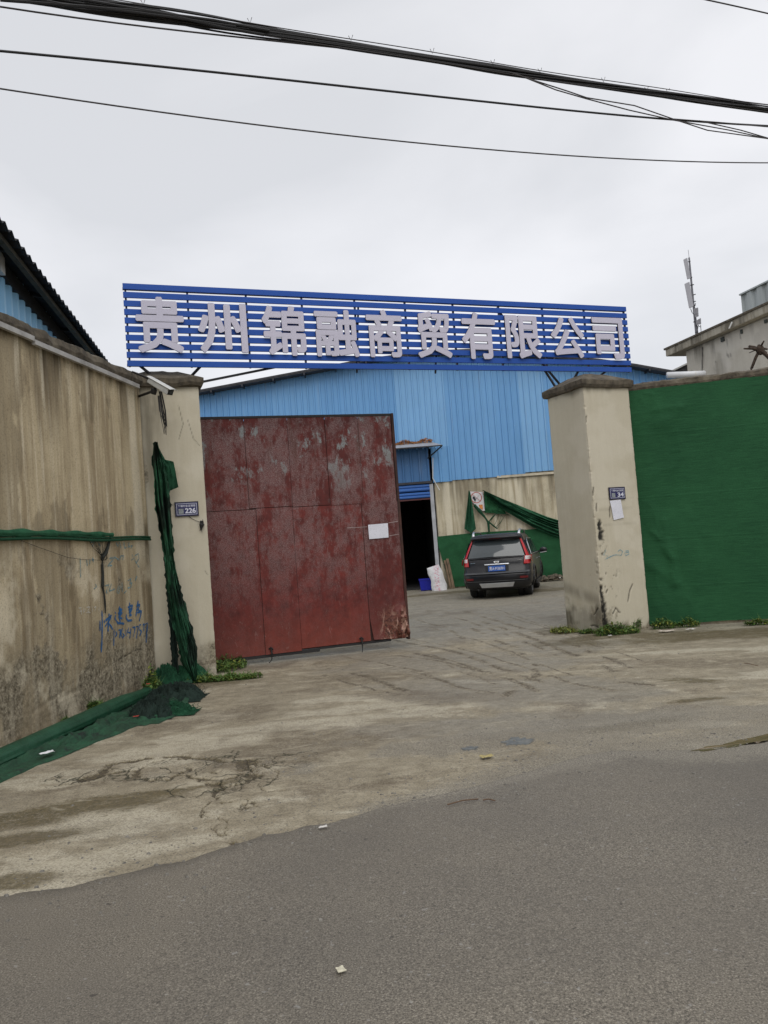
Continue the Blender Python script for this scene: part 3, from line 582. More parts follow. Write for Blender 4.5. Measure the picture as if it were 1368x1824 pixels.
# ================================================================== GATE PILLARS
def pillar(name, corner, th, wd, dp, ht, label, paintfn, cap):
    """corner = front left foot, th = direction of the front face"""
    root = thing(name, (corner[0], corner[1], 0), label, 'gate pillar', 'gate pillars')
    P = Plane(corner[:2], th); a, d2, n2 = P.p, P.d, P.n
    faces = [('front', P, 0, wd), ('side', Plane(corner[:2], th + 90), 0, dp)]
    cols = np.concatenate([np.linspace(0, wd, 70), wd + np.linspace(0, dp, 50)[1:], wd + dp + np.linspace(0, wd, 12)[1:], 2 * wd + dp + np.linspace(0, dp, 60)[1:]])
    Zp = np.linspace(-0.05, ht, 300); SS, ZZ = np.meshgrid(cols, Zp)
    # ring coordinates: front (left to right), right side, back, left side
    r = 0.018
    U_ = np.where(SS <= wd, SS, np.where(SS <= wd + dp, wd, np.where(SS <= 2 * wd + dp, 2 * wd + dp - SS, 0)))
    O_ = np.where(SS <= wd, 0, np.where(SS <= wd + dp, wd - SS, np.where(SS <= 2 * wd + dp, -dp, SS - 2 * wd - 2 * dp)))
    nu = np.where(SS <= wd, 0, np.where(SS <= wd + dp, 1, np.where(SS <= 2 * wd + dp, 0, -1.0)))
    no = np.where(SS <= wd, 1.0, np.where(SS <= wd + dp, 0, np.where(SS <= 2 * wd + dp, -1.0, 0)))
    rel = 0.008 * (fbm(SS * 1.3, ZZ * 1.1, 3, 81) - 0.5) + 0.004 * (fbm(SS * 8, ZZ * 6, 4, 82) - 0.5)
    masks, dent = paintfn(U_, ZZ, O_, SS, wd, dp)
    # knock the arrises back a little, unevenly
    cdist = np.minimum.reduce([np.abs(SS - q) for q in (0, wd, wd + dp, 2 * wd + dp, 2 * wd + 2 * dp)])
    chip = np.clip(fbm(SS * 0 + 3, ZZ * 16, 5, 83, .65) - 0.50, 0, 1)
    back = (1 - sstep(0.0, 0.035, cdist)) * (0.004 + 0.07 * chip * np.where(SS > 2 * wd + dp + .2, 1, np.where(SS < .2, 1, .3)))
    cu = U_ - wd / 2; co = O_ + dp / 2
    U2 = U_ + nu * (rel - dent) - np.sign(cu) * back * 0.7; O2 = O_ + no * (rel - dent) - np.sign(co) * back * 0.7
    grid_np('shaft', np.stack([P.p.x + P.d.x * U2 + P.n.x * O2, P.p.y + P.d.y * U2 + P.n.y * O2, ZZ], -1), PILLARMAT, masks, parent=root)
    # cap: thick worn slab with a hipped top
    N = 28; mbc = MB(); ov = cap
    def ring(e, z, jit):
        out_ = []
        cs = [(-e, e), (wd + e, e), (wd + e, -dp - e), (-e, -dp - e)]
        for q in range(4):
            (a0, b0), (a1, b1) = cs[q], cs[(q + 1) % 4]
            for k in range(N):
                t = k / N; s_, o_ = a0 + (a1 - a0) * t, b0 + (b1 - b0) * t
                j = jit * (float(fbm(np.array((s_ + 3) * 5), np.array((o_ + z) * 5), 4, 84)) - 0.5)
                out_.append(P.at(s_ + j * 0.4, z + j, o_ + j * 0.6))
        return out_
    rr = [ring(0.0, ht - 0.03, 0.0), ring(ov * 0.7, ht - 0.02, 0.05), ring(ov, ht + 0.02, 0.035), ring(ov, ht + 0.085, 0.03), ring(ov - 0.02, ht + 0.095, 0.03), ring(-0.24, ht + 0.245, 0.035), ring(-wd / 2 + 0.05, ht + 0.26, 0.02)]
    mbc.grid([q + [q[0]] for q in rr]); mbc.quad(*rr[-1])
    mbc.build('cap', COPING, root)
    return P, root

LPC = (-3.223, 10.02)
def paint_left(U_, Z_, O_, SS, wd, dp):
    n1 = fbm(SS * 4, Z_ * 1.2, 5, 101)
    drk = 0.7 * sstep(0.45, 0.62, n1) * sstep(2.5, 3.9, Z_) * (1 - sstep(0.3, 0.65, U_)) + 0.8 * sstep(3.82, 3.95, Z_ + 0.1 * (n1 - 0.5))
    up(drk, 0.5 * (1 - sstep(0.0, 0.5, Z_ + 0.4 * (n1 - 0.5)))); up(drk, .75 * (1 - sstep(.0, .30, np.abs(U_ - .20) * .9 + .35 * np.clip(np.abs(Z_ - 3.25) - .25, 0, 9) + .5 * (n1 - .5))))
    bare = sstep(0.0, 0.25, 0.32 + 0.25 * (U_ - 0.4) - Z_ + 0.5 * (fbm(SS * 5, Z_ * 5, 5, 102) - 0.5))
    up(bare, 0.8 * (1 - sstep(0.0, 0.35, np.abs(Z_ - 2.75) + 0.6 * np.abs(U_ - 0.2))) * (n1 > 0.5))
    lime = 0.5 * sstep(0.55, 0.7, fbm(SS * 2, Z_ * 2, 4, 103)); blk = 0 * Z_
    for t in [[(.62, 3.65), (.66, 3.4), (.60, 3.2)], [(.72, 3.45), (.78, 3.2), (.86, 3.1)], [(.45, .55), (.58, .35), (.66, .12)], [(.83, 1.42), (.86, 1.36)]]:
        up(blk, 0.55 * (1 - sstep(0.001, 0.008, polydist(SS + 0.03 * (n1 - 0.5), Z_, t))))
    return np.stack([drk, bare, lime, blk], -1), 0.006 * bare
PL, pl_root = pillar('gate_pillar', LPC, GATEDIR, 0.90, 0.85, 3.93, 'left cream gate pillar carrying the house number 226 plate', paint_left, 0.065)
RPC = tuple(G(1077, 1131)[:2])
RC = lambda x, y: (1000 + x / 3.508, 640 + y / 3.508)
def paint_right(U_, Z_, O_, SS, wd, dp):
    # negative arc length from the leading corner, so the left side sits at S < 0
    A = np.where(SS > 2 * wd + dp, SS - 2 * wd - 2 * dp, SS)
    n1 = fbm(A * 4 + 7, Z_ * 1.2, 5, 111); n2 = fbm(A * 9, Z_ * 9, 5, 112)
    blk = 0 * Z_; drk = 0 * Z_; lime = 0.5 * sstep(0.55, 0.7, fbm(A * 2, Z_ * 2, 4, 113))
    Pq = Plane(RPC, 24); jag = A + 0.10 * (fbm(A * 10, Z_ * 13, 5, 114, .65) - 0.5)
    for (z0, z1, c0, wv) in [(1.52, 1.74, 0.085, 0.030), (1.38, 1.58, 0.10, 0.050), (0.42, 0.76, 0.00, 0.040), (0.16, 0.5, 0.02, 0.050), (-0.05, 0.26, 0.03, 0.070), (1.16, 1.24, 0.09, 0.025), (0.78, 0.86, 0.04, 0.03)]:
        k = (1 - sstep(wv * 0.6, wv * 1.2, np.abs(jag - c0))) * sstep(z0, z0 + 0.05, Z_) * (1 - sstep(z1 - 0.05, z1, Z_)); up(blk, 0.97 * k)
    for t in [[(.50, .45), (.56, .62), (.62, .70)], [(.30, 1.75), (.31, 1.9)], [(-.12, .38), (-.2, .3)], [(.02, 2.1), (.03, 2.2)], [(.10, .62), (.13, .66)], [(.20, .30), (.26, .38), (.33, .30)], [(.05, 1.85), (.06, 1.95)], [(.0, 3.2), (.03, 3.3)], [(-.15, .1), (-.3, .12)]]:
        up(blk, 0.7 * (1 - sstep(0.004, 0.018, polydist(A + 0.05 * (n2 - 0.5), Z_ + 0.05 * (n2 - 0.5), t))))
    up(blk, 0.75 * sstep(0.68, 0.74, fbm(A * 22, Z_ * 13, 4, 118)) * (1 - sstep(0.0, 0.4, np.abs(A - 0.1) + np.abs(Z_ - 0.85) * 0.4)))
    up(drk, 0.9 * (1 - sstep(0.10, 0.50, Z_ + 0.5 * (n1 - 0.5) + 0.5 * np.clip(A, 0, 1))))
    up(drk, 1.0 * (1 - sstep(.28, .5, Z_ + .35 * (n2 - .5))) * (A < 0.0))
    up(drk, 0.55 * (1 - sstep(0.0, 0.16, np.abs(Z_ - 0.48 + 0.25 * A) )) * (A < -0.05))
    up(drk, 0.8 * sstep(3.62, 3.78, Z_ + 0.3 * (n1 - 0.5)))
    for (s0, s1, z0, z1) in [(.10, .75, 1.83, 1.88), (.15, .8, 1.60, 1.64), (.05, .8, 2.0, 2.03)]:
        up(drk, 0.18 * (A > s0) * (A < s1) * sstep(z0, z0 + 0.02, Z_) * (1 - sstep(z1, z1 + 0.02, Z_)))
    bare = 0.9 * sstep(0.0, 0.12, 0.10 - Z_ + 0.3 * (n2 - 0.4)); up(bare, 0.5 * sstep(0.62, 0.7, n2) * (Z_ < 0.9) * (np.abs(A) < 0.3))
    return np.stack([drk, bare, lime, blk], -1), 0.02 * blk + 0.008 * bare
PR, pr_root = pillar('gate_pillar', RPC, 24.0, 0.88, 0.90, 3.76, 'right cream gate pillar with the 34 plate and blackened chipped corner', paint_right, 0.06)

# blue scribble on the right pillar
def on_plane_strokes(P, lines, width, mat, name, parent, o=0.008):
    mb = MB()
    for ln in lines:
        pts = [P.sz(*p) for p in ln]; rows = [[], []]; N = len(pts)
        for i, (s_, z_) in enumerate(pts):
            p0, p1 = pts[max(i - 1, 0)], pts[min(i + 1, N - 1)]; dx, dz = p1[0] - p0[0], p1[1] - p0[1]; L = math.hypot(dx, dz) or 1
            for q, sg in ((0, 1), (1, -1)): rows[q].append(P.at(s_ - dz / L * width / 2 * sg, z_ + dx / L * width / 2 * sg, o))
        mb.grid(rows)
    return mb.build(name, mat, parent)
on_plane_strokes(PR, [[RC(*q) for q in l] for l in [[(275, 1190), (262, 1222), (290, 1228), (270, 1250), (300, 1235), (330, 1222), (350, 1222)], [(350, 1200), (365, 1190), (380, 1200), (372, 1225), (352, 1222)], [(395, 1200), (415, 1195), (420, 1218), (400, 1226), (390, 1210), (415, 1205)]]],
                 0.014, paint('pale_blue_spray', (0.14, 0.36, 0.46), 0.6), 'graffiti', pr_root, 0.010)

# number plates
NAVY = simple('navy_enamel', (0.012, 0.012, 0.085), 0.35, var=0.15); NAVYD = simple('dark_plate_edge', (0.006, 0.005, 0.02), 0.4)
PLATEWHITE = simple('plate_white', (0.60, 0.61, 0.70), 0.5, var=0.08); QRGREY = simple('worn_grey_print', (0.22, 0.24, 0.25), 0.6, var=0.5, scale=90)
def number_plate(P, s0, z0, w_, h_, num, label, tilt=0.0):
    root = thing('number_plate', P.at(s0 + w_ / 2, z0, 0.02), label, 'number plate', 'house number plates')
    MB().pbox(P, s0, s0 + w_, z0, z0 + h_, 0.010, 0.022).build('plate', NAVYD, root)
    MB().pbox(P, s0 + .012, s0 + w_ - .012, z0 + .012, z0 + h_ - .012, 0.022, 0.0235).build('enamel_face', NAVY, root)
    mb = MB(); b = 0.022; t = 0.005
    for a in [(b, w_ - b, b, b + t), (b, w_ - b, h_ - b - t, h_ - b), (b, b + t, b + t, h_ - b - t), (w_ - b - t, w_ - b, b + t, h_ - b - t)]:
        mb.pbox(P, s0 + a[0], s0 + a[1], z0 + a[2], z0 + a[3], 0.0235, 0.0245)
    mb.build('border', PLATEWHITE, root)
    mb = MB(); place_text(mb, '下堰村金龙滩组', P, s0 + .04, s0 + w_ - .04, z0 + h_ * 0.64, z0 + h_ * 0.80, 0.0255, bold=0.012); mb.build('lettering', PLATEWHITE, root)
    mb = MB(); place_text(mb, num, P, s0 + w_ * (.42 if len(num) > 2 else .50), s0 + w_ * .88, z0 + h_ * .20, z0 + h_ * .56, 0.0255, bold=0.035); mb.build('lettering', PLATEWHITE, root)
    MB().pbox(P, s0 + w_ * .15, s0 + w_ * .36, z0 + h_ * .18, z0 + h_ * .53, 0.0235, 0.0245).build('print_patch', QRGREY, root)
a0 = PL.sz(309, 895); a1 = PL.sz(351, 891); b0 = PL.sz(311, 921)
number_plate(PL, a0[0] + .01, b0[1], a1[0] - a0[0], a0[1] - b0[1], '226', 'navy blue plate reading 226 on the left gate pillar')
a0 = PR.sz(1082.5, 868.5); a1 = PR.sz(1111, 866.5); b0 = PR.sz(1085.5, 890.5)
number_plate(PR, a0[0], b0[1], a1[0] - a0[0], a0[1] - b0[1], '34', 'navy blue plate reading 34 on the right gate pillar')

# notices
PAPER = M('printed_paper'); m = PAPER
_t = m.ramp(m.noise(65, 3, 0.7, m.scaled((1, 1, 2.2))), [(0.36, 0.0), (0.42, 1.0)])
PAPER = m.done(m.mix(_t, (0.40, 0.41, 0.46), (0.68, 0.68, 0.75)), 0.7)
def sheet(P, pts, name, label, cat, mat, o=0.012, sd=1):
    """a paper through four sighted corners, slightly buckled"""
    q = [P.sz(*p) for p in pts]; n = 10; rows = []
    for i in range(n + 1):
        r_ = []
        for j in range(n + 1):
            u, v = j / n, i / n
            s_ = (q[0][0] * (1 - u) + q[1][0] * u) * (1 - v) + (q[3][0] * (1 - u) + q[2][0] * u) * v
            z_ = (q[0][1] * (1 - u) + q[1][1] * u) * (1 - v) + (q[3][1] * (1 - u) + q[2][1] * u) * v
            r_.append(P.at(s_, z_, o + 0.008 * float(fbm(np.array(u * 2.5), np.array(v * 2.5), 2, sd))))
        rows.append(r_)
    ob = MB().grid(rows).build(name, mat, smooth=True, solid=0.001); return tag(ob, label, cat)
sheet(PR, [(1085, 892), (1104, 890), (1110, 922), (1092, 926.5)], 'paper_notice', 'tall white paper notice pasted under the 34 plate', 'notice', PAPER, 0.014, 3)

# ================================================================== GATE LEAF
PG = Plane((0.25, 11.94), 18.0)
GL, GB, GT = -2.95, 0.12, 3.60
gate = thing('gate_leaf', PG.at(-1.4, 0), 'large rusty red sheet steel gate leaf standing closed beside the left pillar', 'gate')
m = M('rusty_red_steel'); z_ = m.xyz()[2]
_st = m.scaled((1, 1, 0.09)); _n1 = m.noise(4.5, 6, 0.7, _st); _n2 = m.noise(3.6, 8, 0.78, m.scaled((1, 1, .55)), 0.15); _n3 = m.noise(120, 3, 0.75); _n4 = m.noise(1.6, 5, 0.6)
_c = m.ramp(m.noise(7, 5, 0.65), [(0.3, (0.070, 0.010, 0.008)), (0.7, (0.165, 0.024, 0.018))])
_c = m.mix(m.ramp(z_, [(0.0, 0.60), (0.8, 0.0)]), _c, (0.225, 0.052, 0.032))
_c = m.mix(m.ramp(m.rnd(), [(0.0, 0.0), (1.0, 0.45)]), _c, (0.060, 0.012, 0.010))
_up = m.ramp(m.math('DIVIDE', z_, 3.6), [(0.18, 0.12), (0.42, 0.75), (0.9, 1.0)])
_pt = m.ramp(m.math('ADD', _n2, m.math('MULTIPLY', m.math('SUBTRACT', _n1, 0.5), 0.45)), [(0.43, 0.0), (0.54, 1.0)])
_sp = m.ramp(m.noise(75, 5, 0.85), [(0.40, 0.05), (0.56, 1.0)])
_c = m.mix(m.math('MULTIPLY', m.math('MULTIPLY', _pt, _up), m.math('MULTIPLY', _sp, 0.85)), _c, m.ramp(_n3, [(0.36, (0.085, 0.042, 0.040)), (0.66, (0.36, 0.27, 0.265))]))
_hi = m.ramp(m.math('DIVIDE', z_, 3.6), [(0.60, 0.0), (0.85, 1.0)])
_c = m.mix(m.math('MULTIPLY', m.ramp(m.noise(3.4, 7, 0.75, m.scaled((1, 1, 0.5), (8, 2, 4))), [(0.55, 0.0), (0.60, 0.85)]), _hi), _c, m.ramp(_n3, [(.35, (0.14, 0.15, 0.15)), (.65, (0.32, 0.36, 0.36))]))
_c = m.mix(m.math('MULTIPLY', m.ramp(_n1, [(0.56, 0.0), (0.68, 0.85)]), m.math('ADD', 0.15, m.math('MULTIPLY', _hi, 0.9))), _c, (0.075, 0.020, 0.010))
_c = m.mix(m.ramp(m.noise(8, 5, 0.7, m.scaled((1, 1, 0.05), (1, 7, 2))), [(0.68, 0.0), (0.76, 0.8)]), _c, (0.20, 0.065, 0.018))
_c = m.mix(m.ramp(m.noise(7, 6, 0.72, m.scaled((2.6, 2.6, 1), (0, 3, 0), (0, 0.5, 0)), 1.6), [(0.60, 0.0), (0.68, 0.22)]), _c, (0.36, 0.27, 0.25))
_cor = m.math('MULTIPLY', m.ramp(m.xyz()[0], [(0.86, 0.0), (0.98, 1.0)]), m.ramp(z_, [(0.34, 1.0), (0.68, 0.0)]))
_c = m.mix(m.math('MULTIPLY', _cor, m.ramp(m.noise(8, 6, .7), [(0.42, 0.0), (0.52, 0.9)])), _c, m.ramp(m.noise(30, 4, .7), [(0.4, (0.035, 0.014, 0.010)), (0.6, (0.20, 0.085, 0.055))]))
_c = m.mix(m.math('MULTIPLY', _cor, m.ramp(m.noise(6, 5, .7, m.scaled((1.5, 1.5, .7), (3, 3, 3), (0, .7, 0)), .8), [(0.52, 0.0), (0.58, 0.85)])), _c, (0.42, 0.26, 0.20))  # pinkish scrapes that also paint highlights into the crumpled corner's colour
m.bump(m.math('ADD', m.math('MULTIPLY', _n3, 0.3), m.noise(9, 5, 0.6)), 0.45, 0.010)
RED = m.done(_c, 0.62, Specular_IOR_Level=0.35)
def wob(s_, z_, sd):
    return 0.014 * (float(fbm(np.array(s_ * 1.6), np.array(z_ * 1.6), 3, sd)) - 0.5) + 0.004 * (float(fbm(np.array(s_ * 6), np.array(z_ * 5), 2, sd + 3)) - 0.5)
gx = lambda px, py: PG.sz(px, py)[0]
seams_t = [GL, gx(437, 800), gx(514, 800), gx(581, 800), gx(640, 800), -0.045]
seams_b = [GL, gx(466, 1060), gx(531, 1060), gx(655, 1060), -0.035]
zm = PG.sz(500, 904)[1]
def panel(s0, s1, z0, z1, k, crumple=False, tear=False):
    n_s, n_z = (40, 46) if crumple else (10, 16); rows = []
    for i in range(n_z + 1):
        r_ = []
        for j in range(n_s + 1):
            s_, z_ = s0 + (s1 - s0) * j / n_s, z0 + (z1 - z0) * i / n_z; o_ = 0.006 + wob(s_, z_, 200) + (0.0, 0.008, 0.002, 0.010, 0.004)[k % 5]
            if crumple:
                t = max(0.0, 1 - math.hypot((s_ - s1) / 0.30, (z_ - z0 - 0.05) / 0.52)); q = float(fbm(np.array(s_ * 9 + z_ * 3), np.array(z_ * 7), 3, 55))
                o_ += min(1, t * 1.6) * 0.075 * 1.5 * (abs(math.sin(5.5 * (s_ * 1.1 - z_ * 1.0) + 5 * q)) + .6 * abs(math.sin(11 * (s_ * .5 + z_) + 6 * q)) - .5) + .05 * t
                low_ = max(0.0, 1 - (z_ - z0) / 0.16); o_ += low_ * 0.05 * (float(fbm(np.array(s_ * 14), np.array(z_ * 5), 3, 56)) - 0.2)
                if j == 0 or i == 0: z_ += (0.03 * float(fbm(np.array(s_ * 5), np.array(1.0), 4, 9))) if i == 0 else 0
                s_ += 0.12 * max(0, 1 - (z_ - z0) / 0.35) * (1 - j / n_s) * 0.35
            r_.append(PG.at(s_, z_, o_))
        rows.append(r_)
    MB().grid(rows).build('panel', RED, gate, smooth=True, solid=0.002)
for k in range(5): panel(seams_t[k] + .003, seams_t[k + 1] - .003, zm + 0.012 * (k % 2) - (0.02 if k > 2 else 0), GT - 0.016, k)
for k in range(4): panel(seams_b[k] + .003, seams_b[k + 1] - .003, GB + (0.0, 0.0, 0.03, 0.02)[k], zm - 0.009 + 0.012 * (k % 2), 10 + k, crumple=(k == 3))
RUSTB = simple('rusted_frame', (0.050, 0.018, 0.012), 0.8, var=0.5, dirt=((0.02, 0.012, 0.01), 0.8))
MB().pbox(PG, GL, -0.04, GT - 0.018, GT + 0.018, -0.05, 0.022).build('top_rail', BLACK, gate, bevel=.004)
MB().pbox(PG, -0.04, 0.0, GB - 0.01, GT + 0.02, -0.05, 0.032).build('edge_post', RUSTB, gate, bevel=.004)
MB().pbox(PG, GL, -1.42, GB - 0.045, GB + 0.005, -0.05, 0.0).build('bottom_rail', BLACK, gate)
MB().pbox(PG, -1.42, -0.3, GB - 0.012, GB + 0.02, -0.05, 0.0).build('bottom_rail', BLACK, gate)
mb = MB()
for s_ in (-2.2, -1.4, -0.6): mb.pbox(PG, s_, s_ + .04, GB + .02, GT - .05, -0.05, -0.018)
MB().pbox(PG, GL, -0.04, GB + .01, GT - .05, -0.016, -0.012).build('backing_sheet', RUSTB, gate)
mb.pbox(PG, GL, -0.04, 1.8, 1.84, -0.052, -0.012); mb.build('inner_frame', BLACK, gate)
for s_, kk in ((-0.78, 1), (-2.15, 2)):
    p = PG.at(s_, GB + 0.03, 0.035); mbw = MB(); mbw.tube([p + Vector((0, 0, .05)), p + Vector((.01, -.01, -.02)), p + Vector((.004, -.012, -.10)), p + Vector((-.01 - .04 * (kk - 1), -.02, -.19 if kk == 1 else -.16))], [.014, .012, .006, .006], 6)
    mbw.tube([p + Vector((-.03, 0, .05)), p + Vector((0, -.012, .07)), p + Vector((.03, 0, .04))], .012, 5)
    mbw.build('wire_tie', BLACK, gate)
q0, q1, q2, q3 = (654.5, 935), (689.5, 932), (691, 957.5), (656.5, 960.5)
sheet(PG, [q0, q1, q2, q3], 'paper_notice', 'wide white paper notice taped near the free edge of the red gate', 'notice', PAPER, 0.03, 6)
TAPE = simple('clear_tape', (0.33, 0.27, 0.26), 0.35, var=0.3)
for a, b in (((691, 932), (708, 929)), ((692, 955), (709, 952)), ((617, 941), (653, 939))):
    s0_, z0_ = PG.sz(*a); s1_, z1_ = PG.sz(*b); MB().quad(PG.at(s0_, z0_, .032), PG.at(s1_, z1_, .032), PG.at(s1_, z1_ + .007, .032), PG.at(s0_, z0_ + .007, .032)).build('tape', TAPE, gate)

# ================================================================== NAME SIGN
PS = Plane((-3.22, 10.02), GATEDIR)
sign = thing('company_sign', PS.at(4, 4.17), 'long blue slatted sign with pale lilac Chinese letters spanning the two gate pillars', 'sign')
SBLUE = simple('blue_aluminium', (0.018, 0.080, 0.360), 0.5, var=0.08, scale=1.2, Specular_IOR_Level=0.25)
SBLUE_E = simple('slat_edge', (0.05, 0.045, 0.06), 0.5)
LILAC = simple('lilac_acrylic', (0.52, 0.50, 0.60), 0.5, var=0.04, scale=1.0); LEDGE = simple('letter_side', (0.075, 0.055, 0.05), 0.5)
SL = (PS.sz(218, 505)[0], PS.sz(1119, 600)[0])
ztop, zbot = 5.285, 4.172; pitch = (ztop - zbot - 0.078) / 9
for k in range(10):
    z0 = zbot + pitch * k; mb = MB()
    mb.pbox(PS, SL[0] + 0.0, SL[1], z0, z0 + 0.078, -0.014, 0.014); ob = mb.build('slat', SBLUE, sign, bevel=.002)
for s_ in np.linspace(SL[0] + 0.02, SL[1] - 0.04, 11):
    MB().pbox(PS, s_, s_ + 0.025, zbot - 0.0, ztop - 0.005, -0.045, -0.0145).build('upright', DARKSTEEL, sign)
for z0 in (zbot + 0.02, ztop - 0.06): MB().pbox(PS, SL[0], SL[1], z0, z0 + .03, -0.10, -0.0455).build('back_rail', DARKSTEEL, sign)
for (s0, z0, s1, z1, o1) in [(0.15, 4.2, 0.5, 3.98, -.35), (0.95, 4.2, 0.75, 4.02, -.3), (2.0, 4.2, 0.85, 4.0, -.25), (5.6, ztop - .1, 6.9, 4.0, -.35), (6.4, 4.2, 6.85, 3.82, -.3), (7.05, 4.2, 6.95, 3.9, -.3), (7.6, 4.2, 7.2, 3.9, -.35), (3.3, ztop - .1, 3.3, 4.2, -.35), (4.6, ztop - .1, 4.6, 4.2, -.35)]:
    MB().bar(PS.at(s0, z0, -.05), PS.at(s1, z1, o1), .028).build('brace', DARKSTEEL, sign)
lets = [('贵', 240, 331, 529, 629), ('州', 350, 443, 540, 629), ('锦', 465, 547, 545, 634), ('融', 559, 641, 552, 636), ('商', 651, 720, 552, 637),
        ('贸', 740, 806, 555, 638), ('有', 820, 886, 557, 640), ('限', 899, 966, 562, 639), ('公', 979, 1043, 565, 638), ('司', 1054, 1113, 566, 640)]
for ch, xa, xb, ya, yb in lets:
    xm = (xa + xb) / 2; s0, s1 = PS.sz(xa + 2, (ya + yb) / 2, .05)[0], PS.sz(xb - 3, (ya + yb) / 2, .05)[0]; z1_, z0_ = PS.sz(xm, ya, .05)[1], PS.sz(xm, yb, .05)[1]
    mb = MB(); place_text(mb, ch, PS, s0, s1, z0_, z1_, 0.058, depth=0.026, bold=0.026)
    fr = PS.n
    for i, f in enumerate(mb.f):
        if len(f) > 2:
            a, b, c_ = mb.v[f[0]], mb.v[f[1]], mb.v[f[2]]; nn = (b - a).cross(c_ - a)
            if nn.length > 0 and abs(nn.normalized().dot(fr)) < 0.5: mb.m[i] = 1
    mb.build('letter', [LILAC, LEDGE], sign)

# ================================================================== RIGHT GREEN WALL
gwall = thing('boundary_wall', GW.at(-2, 0), 'right wall wrapped in green shade netting with a dark mossy top', 'wall')
mb = MB(); mb.pbox(GW, -14, 0.10, -0.05, 3.72, -0.26, -0.03); mb.build('core', PLAINW, gwall)
rows = []
for o_, z_ in [(0.02, 3.70), (0.035, 3.74), (0.03, 3.80), (-0.06, 3.835), (-0.2, 3.83), (-0.3, 3.78), (-0.31, 3.7)]:
    r_ = []
    for s_ in np.linspace(-14, 0.1, 320):
        a = float(fbm(np.array(s_ * 6 + 3), np.array(z_ * 7 + o_ * 5), 4, 35)) - 0.5; r_.append(GW.at(s_, z_ + 0.06 * a, o_ + 0.05 * a))
    rows.append(r_)
MB().grid(rows).build('coping', COPING, gwall)
S = np.concatenate([np.linspace(-14, -3.0, 60), np.linspace(-2.95, 0.03, 260)]); Zs = np.linspace(0.03, 3.715, 300); SS, ZZ = np.meshgrid(S, Zs)
OO = 0.012 + 0.018 * fbm(SS * 0.8, ZZ * 0.8, 3, 61) + 0.004 * fbm(SS * 1.5, ZZ * 12, 3, 62)
fz = 0.75 * sstep(-1.6, -0.5, SS)                                    # more creases near the pillar
OO += fz * 0.032 * (np.abs(fbm(SS * 2.2, ZZ * 1.4, 3, 63) - 0.5) * -2 + 0.5) * sstep(0, 0.2, ZZ)
for (pts, wv, am) in [([(560, 1290), (620, 1330), (680, 1370), (712, 1392)], 0.05, 0.03), ([(715, 1392), (690, 1250), (660, 1130)], 0.035, 0.03), ([(580, 318), (700, 300), (745, 300)], .03, .02), ([(745, 300), (700, 370), (600, 400)], .05, .025),
                      ([(565, 1080), (610, 1115), (650, 1080), (640, 1010)], .03, .025), ([(520, 215), (570, 220)], .02, .012), ([(690, 570), (740, 570)], .02, .012), ([(640, 1180), (690, 1240)], .03, .03)]:
    D = polydist(SS, ZZ, [GW.sz(*RC(*p)) for p in pts]); OO += am * 0.55 * np.exp(-((D + 0.05 * (fbm(SS * 5, ZZ * 5, 3, 66) - .5)) / (wv * 1.7)) ** 2)
for zz in (3.0, 2.02, 1.35, 0.62):
    OO += 0.004 * np.exp(-((ZZ - zz - 0.01 * np.sin(SS * 1.3)) / 0.007) ** 2)
zb = 0.03 + 0.05 * fbm(SS * 2.5, SS * 0, 3, 68); ZZ2 = np.where(ZZ < 0.1, np.maximum(ZZ, zb * 0.7), ZZ)
m = M('green_wall_netting'); _x = m.xyz()
_n1 = m.noise(1.1, 5, 0.6); _n2 = m.noise(5.0, 4, 0.7, m.scaled((1, 1, 38))); _n3 = m.noise(190, 2, 0.5)
_c = m.mix(m.ramp(_n1, [(0.35, 0.0), (0.7, 0.8)]), (0.011, 0.062, 0.025), (0.020, 0.098, 0.038))
_c = m.mix(m.ramp(_n2, [(0.40, 0.0), (0.66, 0.5)]), _c, (0.036, 0.150, 0.060))
_c = m.mix(m.ramp(m.math('DIVIDE', m.math('ADD', _x[0], 6.4), 8.0), [(0.12, 0.0), (0.50, 0.0)]), _c, _c)
_c = m.mix(m.ramp(_n3, [(0.3, 0.45), (0.55, 0.0)]), _c, (0.005, 0.022, 0.010))
m.bump(m.math('ADD', m.math('MULTIPLY', _n2, 2.0), _n3), 0.3, 0.003); NETWALL = m.done(_c, 0.8, Specular_IOR_Level=0.2)
o = grid_np('shade_net', plane_np(GW, SS, ZZ2, OO), NETWALL); tag(o, 'dark green shade net stretched flat over the right wall', 'shade net')

# ================================================================== WAREHOUSE
PW = Plane((0, 26), 0.0)                       # s = x
ware = thing('warehouse', (2, 26, 0), 'blue sheet metal warehouse with bare cement base and dark doorway behind the gate', 'building')
def rust_blue(name, base, dark):
    m = M(name); v = m.scaled((1, 1, 0.12)); n1 = m.noise(3, 5, 0.65, v); r = m.rnd()
    c = m.mix(m.ramp(n1, [(0.4, 0.0), (0.75, 0.5)]), base, tuple(p * 0.78 for p in base))
    c = m.mix(m.ramp(r, [(0.0, 0.0), (1.0, 0.5)]), c, dark)
    c = m.mix(m.ramp(m.noise(1.3, 4, 0.6), [(0.35, 0.0), (0.8, 0.35)]), c, tuple(p * 1.18 for p in base))
    c = m.mix(m.ramp(m.noise(26, 2, 0.5), [(0.70, 0.0), (0.74, 0.5)]), c, (0.45, 0.5, 0.55))
    c = m.mix(m.math('MULTIPLY', m.ramp(m.noise(4.0, 6, 0.7, m.scaled((1, 1, .05), (2, 6, 1))), [(0.58, 0.0), (0.72, 0.4)]), 1.0), c, (0.33, 0.36, 0.38))
    return m.done(c, 0.42, Specular_IOR_Level=0.4)
